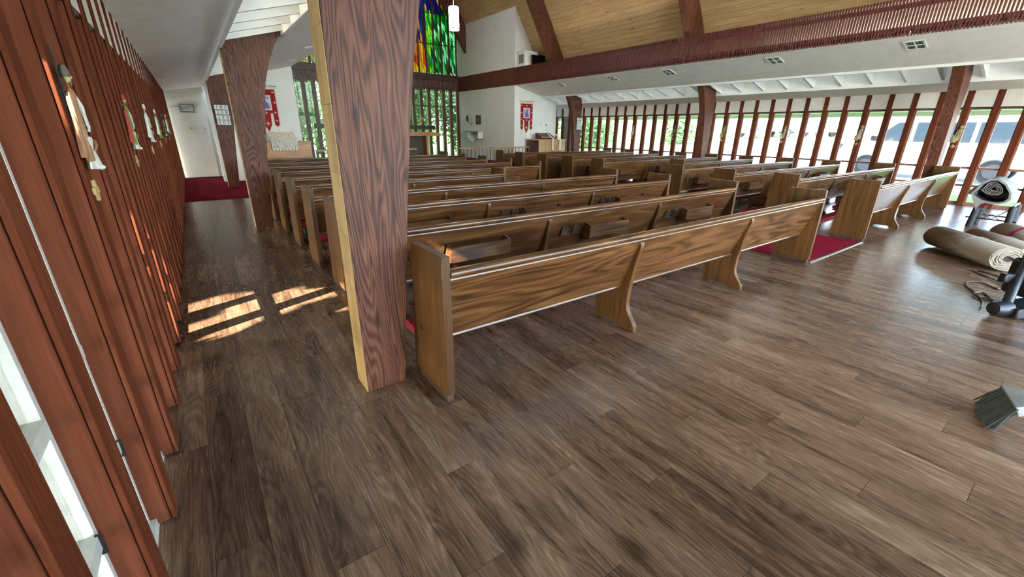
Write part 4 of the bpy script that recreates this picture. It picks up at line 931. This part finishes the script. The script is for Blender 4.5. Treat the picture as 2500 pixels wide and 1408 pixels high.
# ------------------------------------------------------------------ outdoors
def gz(x): return -.06 if x<17 else -.06+.042*(x-17)
def gplane(name,x0,x1,y0,y1,mat,z=None):
    a=gz(x0) if z is None else z; b=gz(x1) if z is None else z
    return struct(name,MB().hexa([(x0,y0,a-.3),(x1,y0,b-.3),(x1,y1,b-.3),(x0,y1,a-.3),(x0,y0,a),(x1,y0,b),(x1,y1,b),(x0,y1,a)]),mat)
gplane('ground',14.3,17.0,-40,60,LAWN); gplane('ground',17.0,85,-60,19.5,ASPH); gplane('ground',17.0,85,19.5,120,LAWN)
gplane('ground',-40,14.3,20.2,80,LAWN,-.06); gplane('ground',-40,-.65,-60,20.2,M_ground('pale_walk',(.70,.69,.66),(.80,.79,.76)),-.06); gplane('ground',-.65,14.3,-60,YB-.15,ASPH,-.06)
def vehicle(name,label,loc,rz,kind,paint):
    t=thing(name,label,'vehicle' if kind!='van' else 'van',loc,rz)
    P={'van':dict(L=5.2,W=1.95,body=[(-2.55,.42),(2.55,.42),(2.60,.75),(2.45,1.02),(1.85,1.12),(1.05,1.92),(.8,1.98),(-2.4,1.98),(-2.55,1.80),(-2.60,.9)],win=[[(1.62,1.18),(1.02,1.78),(.62,1.78),(.62,1.18)],[(.52,1.18),(.52,1.78),(-.85,1.78),(-.85,1.18)],[(-.95,1.18),(-.95,1.78),(-2.35,1.78),(-2.40,1.18)]],wx=(1.62,-1.55),wr=.37),
       'suv':dict(L=4.6,W=1.85,body=[(-2.25,.42),(2.25,.42),(2.30,.80),(2.2,1.05),(1.2,1.15),(.55,1.68),(-1.9,1.74),(-2.25,1.2)],win=[[(1.05,1.16),(.5,1.60),(-.15,1.62),(-.15,1.16)],[(-.25,1.16),(-.25,1.62),(-1.85,1.64),(-2.05,1.16)]],wx=(1.4,-1.35),wr=.37),
       'sedan':dict(L=4.6,W=1.8,body=[(-2.3,.38),(2.3,.38),(2.35,.62),(2.2,.82),(1.15,.95),(.45,1.42),(-1.0,1.44),(-1.75,1.0),(-2.3,.95)],win=[[(1.0,.97),(.42,1.36),(-.2,1.38),(-.2,.97)],[(-.28,.97),(-.28,1.38),(-.98,1.38),(-1.55,1.0)]],wx=(1.4,-1.4),wr=.33),
       'pickup':dict(L=5.4,W=1.95,body=[(-2.7,.55),(2.65,.55),(2.7,.95),(2.6,1.15),(1.5,1.25),(1.0,1.82),(-.5,1.85),(-.75,1.25),(-2.7,1.22)],win=[[(1.35,1.27),(.95,1.74),(.35,1.76),(.35,1.27)],[(.27,1.27),(.27,1.76),(-.45,1.76),(-.6,1.27)]],wx=(1.75,-1.75),wr=.42)}[kind]
    hw=P['W']/2
    obj('body',MB().prism(P['body'][::-1],'Y',-hw,hw),paint,t,bevel=.06,seg=3)
    gl=M_plain('car_glass',(.03,.045,.06),.08,.02) if 'car_glass' not in MATS else MATS['car_glass']
    for s in (-1,1):
        for wq in P['win']: obj('side_window',MB().prism(wq[::-1],'Y',s*hw-.004,s*hw+.006),gl,t)
        for wx in P['wx']:
            o=obj('wheel',MB().lathe([(0,-.11),(P['wr']-.04,-.11),(P['wr'],-.07),(P['wr'],.07),(P['wr']-.04,.11),(0,.11)],c=(wx,s*(hw-.08),P['wr']),n=24,ax='Y'),BLACK,t,smooth=True)
            obj('hubcap',MB().lathe([(0,-.015),(P['wr']*.55,-.012),(P['wr']*.58,.012),(0,.015)],c=(wx,s*(hw+.035),P['wr']),n=16,ax='Y'),NAVY,o,smooth=True)
        obj('mirror',MB().box(P['win'][0][0][0]-.15,P['win'][0][0][0]+.02,s*(hw+.10)-.09,s*(hw+.10)+.05,P['win'][0][0][1]+.02,P['win'][0][0][1]+.18),BLACK,t,bevel=.02)
        obj('door_seam',MB().box(P['win'][0][-1][0]-.04,P['win'][0][-1][0]-.03,s*hw-.004,s*hw+.004,.55,P['win'][0][0][1]),BLACK,t)
    obj('bumper',MB().box(P['L']/2-.08,P['L']/2+.06,-hw+.08,hw-.08,.38,.60),GREYS,t,bevel=.03); obj('bumper',MB().box(-P['L']/2-.06,-P['L']/2+.08,-hw+.08,hw-.08,.38,.60),GREYS,t,bevel=.03)
    for q in (-hw+.03,hw-.32): obj('headlight',MB().box(P['L']/2-.14,P['L']/2-.02,q,q+.29,.68,.82),CARDW,t)
    return t
CARW=M_plain('white_car_paint',(.46,.52,.55),.25,.01,2,coat=.5); CARB=M_plain('blue_grey_car_paint',(.18,.24,.30),.25,.02,2,coat=.5); CARD=M_plain('dark_blue_car_paint',(.06,.09,.14),.25,.02,2,coat=.5)
vehicle('parked_van','large white van parked right outside the windows',(20.6,3.75,gz(20.6)),R(90),'van',CARW)
vehicle('parked_sedan','low white sedan parked beyond the front of the white van',(32.5,9.6,gz(32.5)),R(200),'sedan',CARW)
vehicle('parked_suv','pale grey sport utility vehicle parked across the lot',(46.5,16.2,gz(46.5)),R(150),'suv',M_plain('silver_car_paint',(.42,.47,.50),.25,.02,2,coat=.5))
vehicle('parked_pickup','dark blue pickup truck parked by the white sign post',(43.5,20.2,gz(43.5)),R(160),'pickup',CARD)
t=thing('sign_post','slim white sign post standing at the edge of the lot','sign',(41.5,19.4,gz(41.5))); obj('post',MB().box(-.05,.05,-.05,.05,0,1.3),CARDW,t); obj('panel',MB().box(-.03,.03,-.30,.30,1.2,2.1),CARDW,t,bevel=.01)
def house(name,label,x,y,L,D,h,wall,roofm,rz=0):
    t=thing(name,label,'building',(x,y,gz(x) if x>14 else -.06),rz)
    obj('wall',MB().box(-D/2,D/2,-L/2,L/2,-.3,h),wall,t)
    rf=obj('roof',MB().prism([(-D/2-.6,h),(D/2+.6,h),(0,h+D*.22)],'Y',-L/2-.5,L/2+.5),roofm,t); obj('gutter',MB().box(-D/2-.7,-D/2-.58,-L/2-.5,L/2+.5,h-.12,h+.03),CARDW,rf)
    n=int(L/3.2)
    for i in range(n):
        y0=-L/2+1.0+i*(L-1)/n
        f=obj('window',MB().box(-D/2-.05,-D/2,y0,y0+1.7,.9,h-.55),CARDW,t); obj('pane',MB().box(-D/2-.06,-D/2-.051,y0+.08,y0+1.62,.98,h-.63),M_plain('blue_pane',(.10,.22,.34),.15,.05) if 'blue_pane' not in MATS else MATS['blue_pane'],f)
    obj('door',MB().box(-D/2-.06,-D/2,L/2-1.6,L/2-.6,0,2.1),CARB,t)
house('long_building','long low pale building with blue panes across the lot',64,16,34,9,3.4,M_plain('pale_stucco',(.30,.26,.24),.8,.03),M_plain('grey_roof',(.25,.25,.25),.9,.1))
house('brick_house','pinkish brick house with a grey roof beyond the lawn',52,45,13,8,2.9,M_plain('pink_brick',(.42,.26,.23),.85,.12,40),M_plain('mauve_roof',(.33,.22,.24),.9,.1),R(25))
# trees
def gap_lines():
    tg=[]
    for x,y,z in ((-.28,4.40,0),(-.14,4.40,0),(.0,4.40,0),(.14,4.40,0),(.26,4.38,0),(-.26,3.86,0),(-.12,3.84,0),(.0,3.80,0),(.45,4.16,0),(.62,4.13,0),(.80,4.12,0),(1.20,2.90,.78),(1.35,2.90,.74),(1.50,2.90,.80),(1.65,2.90,.80),(.90,3.70,.10)): tg.append(Vector((x,y,z)))
    return tg
GAPS=gap_lines()  # sun patch targets: leaves on the rays to them are left out
def leaf_mesh(n,c,rad,size,rnd,gaps=False,shell=.45,column=False):
    vs=[];fs=[]
    while len(fs)<n:
        p=Vector((rnd.gauss(0,1),rnd.gauss(0,1),rnd.gauss(0,1))).normalized()*(shell+(1-shell)*rnd.random())
        if column:
            a_=rnd.uniform(0,2*math.pi); r_=math.sqrt(rnd.random()); p=Vector((r_*math.cos(a_),r_*math.sin(a_),rnd.uniform(-1,1)))
        q=Vector((p.x*rad[0],p.y*rad[1],p.z*rad[2]))
        if gaps:
            wp=q+Vector(c); bad=False
            for g in GAPS:
                e=wp-g; k=e.dot(SUN_DIR)
                if (e-SUN_DIR*k).length<.23: bad=True; break
            if bad:
                if rnd.random()<.02: n-=1
                continue
        a=Vector((rnd.gauss(0,1),rnd.gauss(0,1),rnd.gauss(0,1))).normalized(); b=a.orthogonal().normalized(); s=size*rnd.uniform(.6,1.3)
        k=len(vs); vs+=[q-a*s*.5,q+b*s*.28,q+a*s*.5,q-b*s*.28]; fs.append((k,k+1,k+2,k+3))
    return MB().add(vs,fs)
def tree(name,label,x,y,z0,cz,rad,n,size,mat,seed,group,gaps=False,trunk=.16,shell=.45,column=False):
    rnd=random.Random(seed); t=thing(name,label,'tree' if 'tree' in name else 'bush',(x,y,z0),0,group)
    cr_=obj('crown',leaf_mesh(n,(x,y,z0+cz),rad,size,rnd,gaps,shell,column),mat,t,loc=(0,0,cz)); cr_['kind']='stuff'
    if trunk: obj('trunk',MB().tube([(0,0,0),(.05,.03,cz*.5),(0,.1,cz*1.0)],[trunk,trunk*.8,trunk*.4],8),BARK,t)
for i in range(30):
    row=i%2; tree('shade_tree','clipped columnar tree in the rows outside the finned wall with the exit sign',-3.5 if row==0 else -6.2,-9.4+(i//2)*2.3,-.06,3.9 if row==0 else 4.6,(.92,.98,2.65 if row==0 else 3.2),5600,.34,LEAF,20+i,'rows of clipped trees outside the exit-sign wall',True,trunk=.09,column=True)  # tree rows added to block the sun, crowns pierced along the gap rays
i=0
for x,y,cz,rx,rz_ in ((-1.8,26.0,3.6,2.6,3.8),(3.0,24.0,3.4,2.3,3.6),(6.4,29.5,5.0,3.1,5.2),(9.3,24.3,3.4,2.5,3.6),(14.4,24.3,3.6,2.4,3.8),(12.8,29.6,5.2,3.2,5.4),(19.8,26.5,4.2,2.8,4.4),(.2,30.2,5.0,2.9,5.2)):
    i+=1; tree('garden_tree','leafy green tree standing outside the chancel windows',x,y,-.06,cz,(rx,2.1,rz_),12000,.27,LEAFP if i%2 else LEAF,50+i,'trees outside the chancel windows')
for x,y,cz,rx,rz_,n in ((24.5,24.0,1.4,2.2,1.7,2600),(28.5,27.5,1.7,2.4,2.0,2600),(31.5,21.3,1.3,1.9,1.6,2200),(36.0,33.0,2.6,3.0,3.0,2600),(27.0,33.0,2.0,2.6,2.3,2200),(22.0,36.0,1.6,2.2,1.9,1800)):
    i+=1; tree('garden_bush','rounded bright green bush on the lawn beyond the windows',x,y,gz(x),cz,(rx,rx,rz_),n,.30,LEAFP,80+i,'bushes on the lawn beyond the windows',trunk=.08,shell=.3)
for x,y,cz,r_ in ((54,-4,4.5,3.4),(52,-14,4.8,3.4),(62,52,5.0,3.4),(70,42,6.5,4.5)):
    i+=1; tree('roadside_tree','spreading tree behind the cars across the lot',x,y,gz(x),cz,(r_,r_,r_*.8),2600,.55,LEAFP,120+i,'trees across the lot')
# low planting strip past the lot
t=thing('grass_bed','low bright grass bed beside the grey sport utility vehicle','plant bed',(40.0,10.5,gz(40.0))); rg=random.Random(9); m=MB()
for q in range(500):
    x,y=rg.uniform(-1.2,1.2),rg.uniform(-2.4,2.4); h=rg.uniform(.3,.75); a=rg.uniform(-.3,.3); k=len(m.v); m.add([(x-.03,y,0),(x+.03,y,0),(x+a,y+a,h)],[(0,1,2)])
tag(obj('blades',m,LEAFP,t),kind='stuff'); obj('soil',MB().box(-1.3,1.3,-2.5,2.5,-.1,.04),BARK,t)
print('objects',len(bpy.data.objects))
